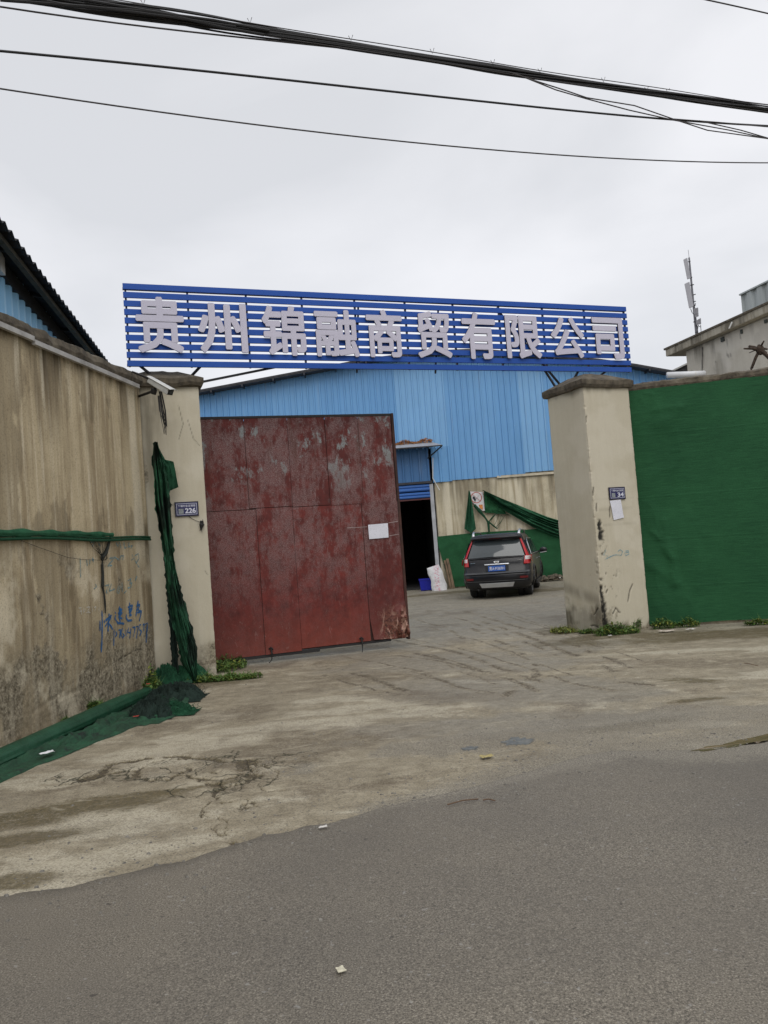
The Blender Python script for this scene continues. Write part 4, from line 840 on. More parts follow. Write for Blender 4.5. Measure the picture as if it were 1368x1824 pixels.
CLAD = rust_blue('blue_cladding', (0.150, 0.350, 0.620), (0.085, 0.255, 0.520)); CLADT = rust_blue('paler_cladding', (0.195, 0.405, 0.665), (0.17, 0.37, 0.63))
roof_px = [(352, 704), (500, 676), (656, 647), (760, 634), (850, 630), (950, 639), (1060, 648), (1125, 657), (1232, 676)]
rsz = [PW.sz(*p) for p in roof_px]; rs = [a for a, b in rsz]; rz = [b for a, b in rsz]
rs = [-9.5] + rs + [13.5]; rz = [6.75] + rz + [5.65]
roofz = lambda s_: float(np.interp(s_, rs, rz))
DX0, DX1 = 0.20, 1.72                                 # doorway and box above it
def cladding(s0, s1, zlo, lap, mat, parent, zhi=None, o_base=0.0, nrib=4):
    """one trapezoidal sheet"""
    w_ = s1 - s0; p_ = w_ / nrib; prof = []
    for k in range(nrib): a = s0 + k * p_; prof += [(a, 0.0), (a + p_ * .70, 0.0), (a + p_ * .76, 0.045), (a + p_ * .93, 0.045)]
    prof.append((s1, 0.0))
    lo = [PW.at(s_, zlo, o_base + o_) for s_, o_ in prof]; hi = [PW.at(s_, (zhi if zhi is not None else roofz(s_) - 0.02), o_base + o_) for s_, o_ in prof]
    MB().grid([lo, hi]).build('cladding_sheet', mat, parent, solid=0.0015)
x = -9.4; k = 0; rnd = random.Random(4)
while x < 13.3:
    w_ = 0.84; x1 = x + w_
    zlo = 3.60 + 0.02 * (k % 2)
    if x > 1.6: zlo = 3.63 + 0.045 * math.floor((x - 1.6) / 1.6) * 0.9
    if x1 > DX0 - 0.6 and x < DX1: zlo = 4.75
    cladding(x, x1, zlo, 0, CLADT if k in (12, 13, 17, 20) else CLAD, ware, o_base=0.003 * (k % 2)); x = x1; k += 1
cladding(DX1 + 0.02, DX1 + 0.67, 3.60, 0, CLAD, ware, zhi=4.80, o_base=0.012, nrib=2)
# cement base wall
def wall_block(s0, s1, z0, z1, name, holes=0):
    n_s, n_z = max(2, int((s1 - s0) / 0.05)), max(2, int((z1 - z0) / 0.05)); SS, ZZ = np.meshgrid(np.linspace(s0, s1, n_s), np.linspace(z0, z1, n_z))
    st = fbm(SS * 4, ZZ * 0.3, 5, 140); drk = 0.75 * sstep(0.42, 0.62, st) * sstep(2.2, 3.6, ZZ) ; up(drk, 0.8 * sstep(3.35, 3.7, ZZ + 0.35 * (fbm(SS * 2, ZZ, 4, 141) - 0.5)))
    up(drk, 0.8 * (1 - sstep(0.1, 0.7, ZZ))); bare = 0.3 * sstep(0.55, 0.7, fbm(SS * 2, ZZ * 2, 5, 142)); lime = 0.7 * sstep(0.55, 0.7, fbm(SS * 9, ZZ * .35, 4, 143)); blk = 0 * SS
    grid_np(name, plane_np(PW, SS, ZZ, -0.02 + 0.012 * (fbm(SS * 2, ZZ * 1.5, 4, 144) - 0.5)), SHEDWALL, np.stack([drk, bare, lime, blk], -1), parent=ware)
wall_block(DX1 + 0.07, 13.3, -0.1, 3.90, 'base_wall'); wall_block(-9.4, -1.6, -0.1, 3.70, 'base_wall')
MB().box(DX1 + .05, 13.3, 26.05, 26.25, -.1, 3.9).build('base_wall_core', PLAINS, ware); MB().box(-9.4, -1.6, 26.05, 26.25, -.1, 3.7).build('base_wall_core', PLAINS, ware)
MB().box(3.9, 6.9, 25.955, 26.0, 3.58, 3.66).build('ledge', PLAINS, ware, bevel=.01)
# flank and back walls, roof, interior
mb = MB(); mb.box(-9.5, -9.4, 26.0, 48, -.1, 6.7); mb.box(13.3, 13.4, 26.0, 48, -.1, 5.6); mb.box(-9.5, 13.4, 48, 48.1, -.1, 7.6); mb.build('outer_shell', CLAD, ware)
ROOFM = simple('weathered_roof_sheet', (0.045, 0.048, 0.055), 0.7, var=0.4)
mb = MB(); xs = [-10.0] + rs[1:-1] + [14.0]
tops = [(a, roofz(max(-9.5, min(13.5, a)))) for a in xs]
mb.grid([[Vector((a, 25.55, z + .0)) for a, z in tops], [Vector((a, 48.5, z + .0)) for a, z in tops]]); mb.build('roof', ROOFM, ware, solid=0.05)
mb = MB()
for (a, za), (b, zb_) in zip(tops[:-1], tops[1:]): mb.bar((a, 25.57, za + .035), (b, 25.57, zb_ + .035), 0.07, 0.06)
mb.build('verge_trim', DARKSTEEL, ware)
for a in np.arange(-5.5, 12.5, 1.05):
    MB().box(a, a + .05, 25.52, 25.99, roofz(a) - .10, roofz(a) - .03).build('purlin_end', DARKSTEEL, ware)
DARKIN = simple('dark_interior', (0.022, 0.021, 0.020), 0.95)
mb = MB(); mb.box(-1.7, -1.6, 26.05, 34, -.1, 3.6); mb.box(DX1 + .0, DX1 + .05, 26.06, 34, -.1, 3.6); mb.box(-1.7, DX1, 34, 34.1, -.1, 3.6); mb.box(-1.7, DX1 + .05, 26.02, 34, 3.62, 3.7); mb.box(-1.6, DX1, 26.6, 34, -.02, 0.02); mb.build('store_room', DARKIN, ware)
# box above the door with its own sheets, lintel rail, rolled shutter
BO = PW.sz(760, 700)[0]
DR = PW.sz(766, 860)[0]
mb = MB(); mb.pbox(PW, -1.75, 1.66, 3.60, 4.80, -0.02, 0.0); mb.build('door_box_backing', SBLUE_E, ware)
SHUT = rust_blue('shutter_blue', (0.045, 0.135, 0.40), (0.035, 0.11, 0.34)); CLADD = rust_blue('dusty_blue_cladding', (0.050, 0.150, 0.330), (0.04, 0.12, 0.28))
for k in range(4): cladding(-1.75 + .85 * k, -0.90 + .85 * k, 3.66, 0, CLADD, ware, zhi=4.80, o_base=0.03, nrib=3)
MB().pbox(PW, -1.75, 1.70, 3.585, 3.66, 0.0, 0.10).build('door_lintel', DARKSTEEL, ware)
for k, (a, b) in enumerate([(3.34, 3.57), (3.10, 3.30)]):
    rows = []
    for i in range(7):
        t = i / 6; rows.append([PW.at(-1.6, a + (b - a) * t, 0.03 + 0.05 * math.sin(math.pi * t * 2) ** 2), PW.at(1.60, a + (b - a) * t, 0.03 + 0.05 * math.sin(math.pi * t * 2) ** 2)])
    MB().grid(rows).build('shutter_slat', SHUT, ware, solid=.004)
MB().pbox(PW, -1.6, 1.6, 3.04, 3.085, 0.02, 0.07).build('shutter_rail', simple('rusty_bar', (0.09, 0.03, 0.03), .8), ware)
MB().pbox(PW, 1.60, 1.72, -0.02, 3.56, -0.02, 0.06).build('door_jamb', simple('grey_jamb', (0.36, 0.37, 0.39), .7, var=.2, scale=3), ware)
# canopy
can = thing('door_canopy', PW.at(0.5, 4.7), 'small grey sheet canopy with rusty leaves on top over the dark doorway', 'canopy')
CANM = simple('grey_canopy_sheet', (0.30, 0.31, 0.34), 0.6, var=.15, scale=3)
za, zb2 = 4.98, 4.78
mb = MB(); mb.quad(PW.at(-1.8, za, .03), PW.at(1.78, za, .03), PW.at(2.08, zb2, .62), PW.at(-1.8, zb2, .62)); mb.build('canopy_sheet', CANM, can, solid=.012)
MB().bar(PW.at(-1.8, zb2 - .02, .62), PW.at(2.10, zb2 - .02, .62), .035).build('front_bar', BLACK, can)
MB().bar(PW.at(1.60, 4.42, .05), PW.at(2.08, zb2 - .03, .60), .035).build('bracket', BLACK, can)
MB().bar(PW.at(1.64, 4.40, .04), PW.at(1.64, zb2 + .1, .04), .035).build('bracket', BLACK, can)
LEAFRUST = simple('rust_brown_litter', (0.36, 0.16, 0.055), .9, var=.5, scale=30)
mb = MB(); rnd = random.Random(3)
for k in range(1500):
    s_ = rnd.uniform(-1.7, 1.80); t = rnd.random() ** 2 * .3; p = PW.at(s_, za - t * (za - zb2) + .02 + rnd.uniform(0, .13) * (.6 + .4 * math.sin(s_ * 9)), .04 + t * .59); r_ = rnd.uniform(.015, .04)
    a = Vector((rnd.uniform(-1, 1), rnd.uniform(-1, 1), rnd.uniform(-.6, .6))).normalized() * r_; b = Vector((rnd.uniform(-1, 1), rnd.uniform(-1, 1), rnd.uniform(-.6, .6))).normalized() * r_
    mb.quad(p - a, p - b, p + a, p + b)
o = mb.build('leaf_litter', LEAFRUST); tag(o, 'rusty brown dead leaves lying along the door canopy', 'leaf litter', kind='stuff')
p_ = [PW.hit(771, 815, .08), PW.hit(771, 852, .08), PW.hit(783, 873, .08)]
o = MB().tube(p_, .016, 6).build('drain_pipe', WHITEPAINT); tag(o, 'thin white bent pipe below the corner of the door canopy', 'pipe')
# green net on the warehouse base
def flat_net(P, outline_top, outline_bot, name, mat, label, o0=0.05, amp=0.04, n=60, m_=30, sd=1, freq=(3, 1.5), parent=None):
    """cloth hung between an upper and a lower sighted line (same number of points)"""
    tp = [P.sz(*p, o0) for p in outline_top]; bt = [P.sz(*p, o0) for p in outline_bot]; rows = []
    def along(pts, u):
        t = u * (len(pts) - 1); i = min(int(t), len(pts) - 2); f = t - i; return pts[i][0] * (1 - f) + pts[i + 1][0] * f, pts[i][1] * (1 - f) + pts[i + 1][1] * f
    for i in range(m_ + 1):
        v = i / m_; r_ = []
        for j in range(n + 1):
            u = j / n; a, b = along(tp, u), along(bt, u); s_, z_ = a[0] * (1 - v) + b[0] * v, a[1] * (1 - v) + b[1] * v
            q = float(fbm(np.array(u * freq[0] + 3), np.array(v * freq[1]), 3, sd)); e = min(1, 4 * min(v, 1 - v) + .3)
            r_.append(P.at(s_, z_, o0 + amp * (1 - 2.2 * abs(q - .5) * 2) * e))
        rows.append(r_)
    ob = MB().grid(rows).build(name, mat, smooth=True, solid=.004)
    return tag(ob, label, 'shade net', 'green nets on the warehouse wall')
WZ = lambda x, y: (680 + x / 3.6, 760 + y / 3.6); TZ = lambda x, y: (820 + x / 6.84, 860 + y / 6.84)
flat_net(PW, [WZ(345, 706), WZ(620, 678), WZ(900, 662), WZ(1200, 640)], [(802, 1046), (870, 1041), (940, 1035), (1020, 1024)], 'shade_net', NET, 'straight green net covering the foot of the warehouse wall', .03, .03, 80, 40, 5, (5, 2))
flat_net(PW, [TZ(100, 95), TZ(112, 100), TZ(150, 210), TZ(190, 330)][::-1] and [TZ(100, 95), TZ(106, 92), TZ(112, 100), TZ(120, 118)], [TZ(50, 560), TZ(95, 590), TZ(130, 615), TZ(190, 560)], 'shade_net', NETL, 'narrow loose green net flap hanging left of the no smoking sign', .10, .10, 24, 40, 7, (7, .6))
flat_net(PW, [TZ(270, 85), TZ(500, 190), TZ(820, 320), TZ(1060, 415), TZ(1270, 480)], [TZ(300, 130), TZ(520, 330), TZ(880, 540), TZ(1120, 640), TZ(1290, 690)], 'shade_net', NETL, 'sagging folded green net running down towards the right pillar', .12, .16, 90, 36, 9, (1.2, 8))
flat_net(PW, [TZ(285, 110), TZ(340, 150), TZ(420, 220), TZ(520, 300)], [TZ(300, 365), TZ(380, 368), TZ(450, 375), TZ(560, 385)], 'shade_net', NET, 'dark green net piece behind the sagging folds', .07, .05, 24, 20, 11, (3, 2))
# rest: strands of torn net
mb = MB()
for pts, w_ in [([TZ(170, 270), TZ(230, 340), TZ(300, 420), TZ(340, 480), TZ(350, 600)], .10), ([TZ(345, 480), TZ(390, 420), TZ(440, 370), TZ(480, 270)], .035), ([TZ(350, 480), TZ(400, 520), TZ(450, 560)], .05), ([TZ(440, 375), TZ(540, 375), TZ(600, 395)], .03)]:
    mb.tube([PW.hit(*p, .12) for p in pts], [w_ * .5, w_ * .6, w_ * .35, w_ * .45, w_ * .3][:len(pts)], 7)
for pts in [[(470, 385), (440, 470), (400, 540)], [(500, 390), (470, 500), (440, 550)], [(520, 400), (490, 480), (430, 540)], [(540, 400), (450, 560)], [(420, 400), (380, 450), (370, 500)]]:
    mb.tube([PW.hit(*TZ(*p), .08) for p in pts], .006, 4)
o = mb.build('torn_net', NETD); tag(o, 'knotted torn strips of green net above the parked car', 'torn net', 'green nets on the warehouse wall')
# no smoking sign
ns_ = thing('no_smoking_sign', PW.hit(*TZ(220, 230), .08), 'white no smoking sign with red ring showing between the green nets', 'sign')
SGW = simple('sign_white', (0.62, 0.60, 0.60), .5, var=.06); SGR = simple('sign_red', (0.42, 0.07, 0.04), .5, var=.1); SGO = simple('sign_orange', (0.62, 0.22, 0.05), .5, var=.2, scale=20); SGK = simple('sign_black', (0.02, 0.02, 0.03), .5)
c4 = [PW.hit(*TZ(*p), .08) for p in [(108, 105), (275, 112), (300, 342), (270, 340), (180, 268)]]
mb = MB(); k = len(mb.v); mb.quad(*[PW.hit(*TZ(*p), .06) for p in [(108, 105), (275, 112), (300, 342), (272, 342), (150, 240)]]); mb.build('board', SGW, ns_, solid=.006)
cs, cz = PW.sz(*TZ(194, 180), .06); rad = 68 / 6.84 / FPX * 26
ringp = [PW.at(cs + rad * math.cos(a), cz + rad * math.sin(a), .068) for a in np.linspace(0, 2 * math.pi, 33)]
ringi = [PW.at(cs + rad * .88 * math.cos(a), cz + rad * .88 * math.sin(a), .068) for a in np.linspace(0, 2 * math.pi, 33)]
MB().grid([ringp, ringi]).build('red_ring', SGR, ns_)
MB().bar(PW.at(cs - rad * .66, cz + rad * .66, .069), PW.at(cs + rad * .66, cz - rad * .66, .069), .022, .004).build('red_bar', SGR, ns_)
MB().bar(PW.at(cs - rad * .15, cz - rad * .35, .070), PW.at(cs + rad * .55, cz + rad * .45, .070), .018, .004).build('cigarette_mark', SGW if False else simple('sign_grey', (.25, .25, .27), .5), ns_)
mb = MB(); mb.quad(*[PW.hit(*TZ(*p), .070) for p in [(150, 165), (172, 170), (192, 200), (180, 235), (165, 205), (152, 195)]]); mb.build('hand_mark', SGK, ns_)
mb = MB(); mb.quad(*[PW.hit(*TZ(*p), .068) for p in [(222, 268), (270, 264), (276, 330), (240, 310)]]); mb.build('flame_mark', SGO, ns_)

# things by the door
BLUEP2 = simple('blue_plastic', (0.006, 0.012, 0.30), .4, var=.1)
c = G(753, 1044); cr = thing('plastic_crate', (c.x - .0, 25.75, 0.02), 'dark blue plastic crate standing in the warehouse doorway', 'crate')
mb = MB(); 
def ringz(hw, hd, z): return [(-hw, -hd, z), (hw, -hd, z), (hw, hd, z), (-hw, hd, z)]
mb.quadbox(ringz(.19, .15, 0), ringz(.225, .175, .34)); mb.v = [Vector(v) for v in mb.v]; mb.f.pop(1); mb.m.pop(1)
mb.build('crate_body', BLUEP2, cr, local=True, solid=.008)
mb = MB()
for a in [(-.245, .245, -.19, -.172), (-.245, .245, .172, .19), (-.245, -.222, -.172, .172), (.222, .245, -.172, .172)]: mb.box(*a, .335, .375)
mb.build('rim', BLUEP2, cr, local=True)
SACKM = M('white_woven_sack'); m = SACKM; _z = m.xyz()
_pr = m.math('MULTIPLY', m.ramp(m.noise(16, 3, 0.7, m.scaled((1, 1, 1.5))), [(0.50, 0.0), (0.56, 0.8)]), m.math('MULTIPLY', m.ramp(m.math('ABSOLUTE', m.math('ADD', _z[0], 0.01)), [(0.05, 1.0), (0.10, 0.0)]), 1.0))
SACKM = m.done(m.mix(_pr, m.ramp(m.noise(9, 4), [(0.3, (0.50, 0.50, 0.52)), (0.7, (0.70, 0.70, 0.71))]), (0.55, 0.20, 0.27)), .8)
c = G(784, 1052); rows = []
for i in range(25):
    t = i / 24; z_ = 0.80 * t; w_ = .255 * (1 - .22 * t ** 1.5) * (1 + .04 * math.sin(t * 11)); dpt = .15 * (1 - t) ** .6 + .015; cx = -.15 * t + .02 * math.sin(t * 4); r_ = []
    for j in range(33):
        a = 2 * math.pi * j / 32; q = 1 + .16 * (float(fbm(np.array(math.cos(a) * 2 + 5), np.array(t * 6 + math.sin(a) * 2), 3, 12)) - .5) * 2
        r_.append(Vector((c.x + cx + w_ * math.cos(a) * q, c.y + .15 + dpt * math.sin(a) * q, z_ + (.05 * math.cos(a) * t))))
    rows.append(r_)
o = MB().grid(rows).build('woven_sack', SACKM, smooth=True, solid=.003); tag(o, 'white woven sack with pink print slumped beside the doorway', 'sack')
WOODM = simple('old_wood', (0.15, 0.105, 0.065), .9, var=.5, stretch=(1, 1, .1), scale=14)
c = G(803, 1050)
for k, (dx, h, w_) in enumerate([(-.06, .95, .035), (.03, 1.0, .045)]):
    o = MB().quadbox([(c.x + dx - w_ + .10, 25.68, .0), (c.x + dx + w_ + .10, 25.68, .0), (c.x + dx + w_ + .10, 25.73, .0), (c.x + dx - w_ + .10, 25.73, .0)], [(c.x + dx - w_ - .02, 25.90, h), (c.x + dx + w_ - .02, 25.90, h), (c.x + dx + w_ - .02, 25.95, h), (c.x + dx - w_ - .02, 25.95, h)]).build('wood_plank', WOODM, bevel=.004)
    tag(o, ['narrower left plank leaning on the green net by the sack', 'wider right plank leaning on the green net by the sack'][k], 'plank', 'planks leaning on the warehouse wall')
a, b = G(990, 1033), G(1022, 1030)
o = MB().tube([(a.x, a.y - .2, .06), (b.x + .8, b.y - .2, .06)], .055, 10).build('plastic_pipe', WHITEPAINT); tag(o, 'white plastic pipe lying on the yard behind the right pillar', 'pipe')
# dark rubble line at the wall foot
mb = MB(); rnd = random.Random(8)
for k in range(260):
    x_ = rnd.uniform(5.0, 8.5); y_ = 25.75 + rnd.uniform(-.35, .1); z_ = rnd.uniform(0, .16); r_ = rnd.uniform(.03, .09)
    mb.quadbox([(x_ - r_, y_ - r_, z_), (x_ + r_, y_ - r_ * .7, z_), (x_ + r_ * .8, y_ + r_, z_), (x_ - r_, y_ + r_ * .7, z_)], [(x_ - r_ * .6, y_ - r_ * .5, z_ + r_), (x_ + r_ * .5, y_ - r_ * .5, z_ + r_ * .8), (x_ + r_ * .5, y_ + r_ * .5, z_ + r_), (x_ - r_ * .6, y_ + r_ * .5, z_ + r_ * 1.1)])
o = mb.build('rubble', COPING); tag(o, 'dark damp rubble along the warehouse wall foot', 'rubble', kind='stuff')
# blackish puddle strip in front of the wall is left to the ground masks

# ================================================================== PARKED CAR (x right, y forward, z up, origin between the axles)
HEAD = 75.0
rear_axle = (G(841, 1064.5) + G(949.8, 1058.7)) / 2
hd = Vector((math.cos(R(HEAD)), math.sin(R(HEAD)), 0)); c0 = rear_axle + hd * 1.33
car = thing('parked_car', (c0.x, c0.y, 0.0), 'black suv with tall red tail lights and silver roof rails parked facing the warehouse', 'car', rz=R(HEAD - 90))
PAINTM = M('black_car_paint'); PAINTM = PAINTM.done((0.010, 0.010, 0.012), 0.30, 0.0, Coat_Weight=0.15, Coat_Roughness=0.1, Specular_IOR_Level=0.32)
TRIM = simple('black_trim', (0.012, 0.012, 0.013), .6); CHROME = simple('satin_chrome', (0.62, 0.63, 0.65), .28, metal=.9, var=.05)
SILV = simple('silver_plastic', (0.52, 0.53, 0.54), .35, metal=.3, var=.08)
GLASS = M('tinted_glass'); GLASS = GLASS.done((0.045, 0.055, 0.058), 0.06, 0.0, Specular_IOR_Level=0.8)
REDL = simple('red_lamp_lens', (0.42, 0.018, 0.020), .18, var=.12, scale=25); CLEARL = simple('clear_lamp_lens', (0.62, 0.58, 0.58), .15, var=.15, scale=25); REDD = simple('dark_red_reflector', (0.13, 0.010, 0.012), .25)
RUBBER = simple('tyre_rubber', (0.016, 0.016, 0.016), .85, bump=.3); RIMM = simple('alloy_rim', (0.30, 0.31, 0.32), .4, metal=.6)
# level outlines: z, half width, rear y, front y
LV = [(.24, .78, -2.10, 2.05), (.30, .86, -2.20, 2.16), (.42, .905, -2.27, 2.24), (.58, .915, -2.285, 2.27), (.66, .915, -2.26, 2.27), (.70, .910, -2.20, 2.25), (.90, .905, -2.17, 2.20), (1.03, .890, -2.13, 2.02), (1.08, .875, -2.10, 1.30),
      (1.20, .835, -2.03, 1.05), (1.38, .775, -1.90, .66), (1.54, .715, -1.79, .34), (1.60, .685, -1.86, .22), (1.645, .64, -1.84, .12), (1.675, .52, -1.6, -.10), (1.69, .30, -1.2, -.45)]
def lv(z):
    z = max(LV[0][0], min(LV[-1][0], z))
    return [float(np.interp(z, [l[0] for l in LV], [l[k] for l in LV])) for k in (1, 2, 3)]
NE = 6.5
def rear(x_, z_, o=0.0):
    w_, yr, yf = lv(z_); yc = (yr + yf) / 2; L = (yf - yr) / 2
    q = min(.995, abs(x_) / w_); bow = .10 * q * q
    return Vector((x_, yc - L * (1 - q ** (NE * 2)) ** (1 / (NE * 2)) + bow - o, z_))
def side(sgn, y_, z_, o=0.0):
    w_, yr, yf = lv(z_); return Vector((sgn * (w_ + o), y_, z_))
rows = []; NP = 96
for z_, w_, yr, yf in LV:
    yc, L = (yr + yf) / 2, (yf - yr) / 2; r_ = []
    for j in range(NP):
        a = 2 * math.pi * j / NP + .001; c_, s_ = math.cos(a), math.sin(a); e = 2 / NE
        x_ = w_ * math.copysign(abs(c_) ** (e * .75), c_); y_ = L * math.copysign(abs(s_) ** (e * .5), s_)
        q = min(1, abs(x_) / w_); y2 = yc + y_ + (.10 * q * q if y_ < 0 else -.18 * q * q) * abs(y_ / L)
        r_.append(Vector((x_, y2, z_)))
    rows.append(r_)
mb = MB(); mb.grid([r + [r[0]] for r in rows]); mb.quad(*rows[-1]); mb.quad(*rows[0][::-1])
bod = mb.build('body', PAINTM, car, local=True, smooth=True)
import bmesh
bm = bmesh.new(); bm.from_mesh(bod.data); bmesh.ops.remove_doubles(bm, verts=bm.verts, dist=1e-4); bmesh.ops.recalc_face_normals(bm, faces=bm.faces); bm.to_mesh(bod.data); bm.free()
cutter = MB()
for y_ in (-1.33, 1.33):
    for sg in (-1, 1): cutter.tube([(sg * .60, y_, .38), (sg * 1.2, y_, .38)], .41, 28)
cut = cutter.build('arch_cut', TRIM, local=True); cut.location = (c0.x, c0.y, 0); cut.rotation_euler = (0, 0, R(HEAD - 90))
md = bod.modifiers.new('arches', 'BOOLEAN'); md.object = cut; md.solver = 'EXACT'
bpy.context.view_layer.update(); dg = bpy.context.evaluated_depsgraph_get()
me2 = bpy.data.meshes.new_from_object(bod.evaluated_get(dg)); bod.modifiers.clear()
if len(me2.polygons) > 500: bod.data = me2
bpy.data.objects.remove(cut)
def cpatch(name, mat, fn, u0, u1, v0, v1, n=10, m_=8, solid=.0, par=None):
    """fn(u, v) -> point"""
    rows = [[fn(u0 + (u1 - u0) * j / n, v0 + (v1 - v0) * i / m_) for j in range(n + 1)] for i in range(m_ + 1)]
    return MB().grid(rows).build(name, mat, par or car, local=True, smooth=True, solid=solid)
# rear window and frame
def rw(u, v, o=.006): z_ = 1.085 + (1.50 - 1.085) * v; w_ = lv(z_)[0] - .135; return rear(w_ * u, z_ - .015 * u * u, o)
cpatch('rear_window', GLASS, rw, -1, 1, 0, 1, 20, 10)
# spoiler
rows = [[rear(x_, z_, o) + Vector((0, 0, 0)) for x_ in np.linspace(-.66, .66, 21)] for z_, o in [(1.525, .0), (1.53, .13), (1.575, .15), (1.61, .06), (1.615, .0)]]
MB().grid(rows).build('spoiler', PAINTM, car, local=True, smooth=True)
cpatch('brake_lamp', REDD, lambda u, v: rear(.16 * u, 1.545 + .015 * v, .16), -1, 1, 0, 1)
# tail lamps: slim column up the pillar and the big cluster below
for sg in (-1, 1):
    tl = cpatch('tail_lamp', REDL, lambda u, v: rear(sg * (lv(1.06 + .48 * v)[0] - .105 + .070 * u * (1 - .45 * v)), 1.06 + .48 * v, .013), 0, 1, 0, 1, 6, 14)
    for k in range(5):
        v = (k + 1) / 6; z_ = 1.06 + .48 * v; w_ = lv(z_)[0]
        MB().bar(rear(sg * (w_ - .118), z_, .016), rear(sg * (w_ - .03), z_, .016), .008, .006).build('divider', REDD, tl, local=True)
    cl = cpatch('tail_lamp', REDL, lambda u, v: rear(sg * (.905 - .165 + .16 * u - .03 * (1 - v)), .86 + .21 * v, .016), 0, 1, 0, 1, 10, 8)
    cpatch('clear_lens', CLEARL, lambda u, v: rear(sg * (.905 - .155 + .125 * u), .965 + .09 * v, .023), 0, 1, 0, 1, 8, 4, par=cl)
    # wrap of the cluster round the corner
    cpatch('tail_lamp', REDL, lambda u, v: side(sg, -2.02 + .24 * u, .90 + .15 * v, .008), 0, 1, 0, 1, 6, 5)
    cpatch('reflector', REDD, lambda u, v: rear(sg * (.60 + .20 * u), .50 + .055 * v, .012), 0, 1, 0, 1, 6, 3)
# hatch lines, shoulder of the bumper, chrome bar, plate, badge
cpatch('hatch_ridge', PAINTM, lambda u, v: rear(.70 * u, 1.035 + .03 * v, .006 + .022 * math.sin(math.pi * v)), -1, 1, 0, 1, 20, 4)
cpatch('chrome_bar', CHROME, lambda u, v: rear(.02 + .315 * u, .865 + .040 * v, .012 + .014 * math.sin(math.pi * v)), -1, 1, 0, 1, 16, 4)
cpatch('plate_recess', TRIM, lambda u, v: rear(.02 + .30 * u, .71 + .15 * v, .004), -1, 1, 0, 1, 12, 4)
cpatch('bumper_step', simple('bumper_top', (0.07, 0.072, 0.075), .35), lambda u, v: rear(.84 * u, .655 + .04 * v, .012 + .02 * (1 - v)), -1, 1, 0, 1, 24, 3)
cpatch('bumper_lower', TRIM, lambda u, v: rear(.86 * u, .27 + .17 * v, .010), -1, 1, 0, 1, 24, 4)
cpatch('bumper_crease', simple('bumper_crease', (0.06, 0.062, 0.065), .4), lambda u, v: rear(.78 * u, .455 + .018 * v, .016), -1, 1, 0, 1, 24, 2)
cpatch('skid_plate', SILV, lambda u, v: rear((.40 + .05 * v) * u, .30 + .11 * v, .030), -1, 1, 0, 1, 16, 4, solid=.01)
npl = cpatch('licence_plate', simple('plate_blue', (0.035, 0.115, 0.42), .4, var=.05), lambda u, v: Vector((.02 + .22 * u, rear(0, .78).y - .025, .715 + .14 * v)), -1, 1, 0, 1, 2, 2, solid=.004)
class CarRear:
    def at(self, s, z, o): return Vector((s, rear(0, .78).y - .027 - o, z))
mb = MB(); place_text(mb, '贵A·M369H', CarRear(), -.175, .215, .735, .835, .003, bold=.02); mb.build('lettering', PLATEWHITE, npl, local=True)
bd = MB(); ring_ = [(-.065, .955), (.065, .955), (.062, .925), (.035, .897), (0, .890), (-.035, .897), (-.062, .925)]
bd.quad(*[rear(x_ + .02, z_ + .015, .022) for x_, z_ in ring_]); bg_ = bd.build('badge', CHROME, car, local=True, solid=.006)
MB().quad(*[rear(x_ * .7 + .02, (z_ - .925) * .7 + .94, .028) for x_, z_ in ring_]).build('badge_field', simple('badge_gold', (.22, .19, .10), .4), bg_, local=True)
for k in range(3): MB().bar(rear(.02 - .04, .928 + .013 * k, .031), rear(.02 + .04, .928 + .013 * k, .031), .004).build('badge_stripe', CHROME, bg_, local=True)
mb = MB(); mb.bar(rear(-.66, .945, .012), rear(-.54, .945, .012), .016, .014); mb.build('nameplate', CHROME, car, local=True)
mb = MB(); mb.bar(rear(.56, .965, .012), rear(.65, .965, .012), .016, .014); mb.build('nameplate', CHROME, car, local=True)
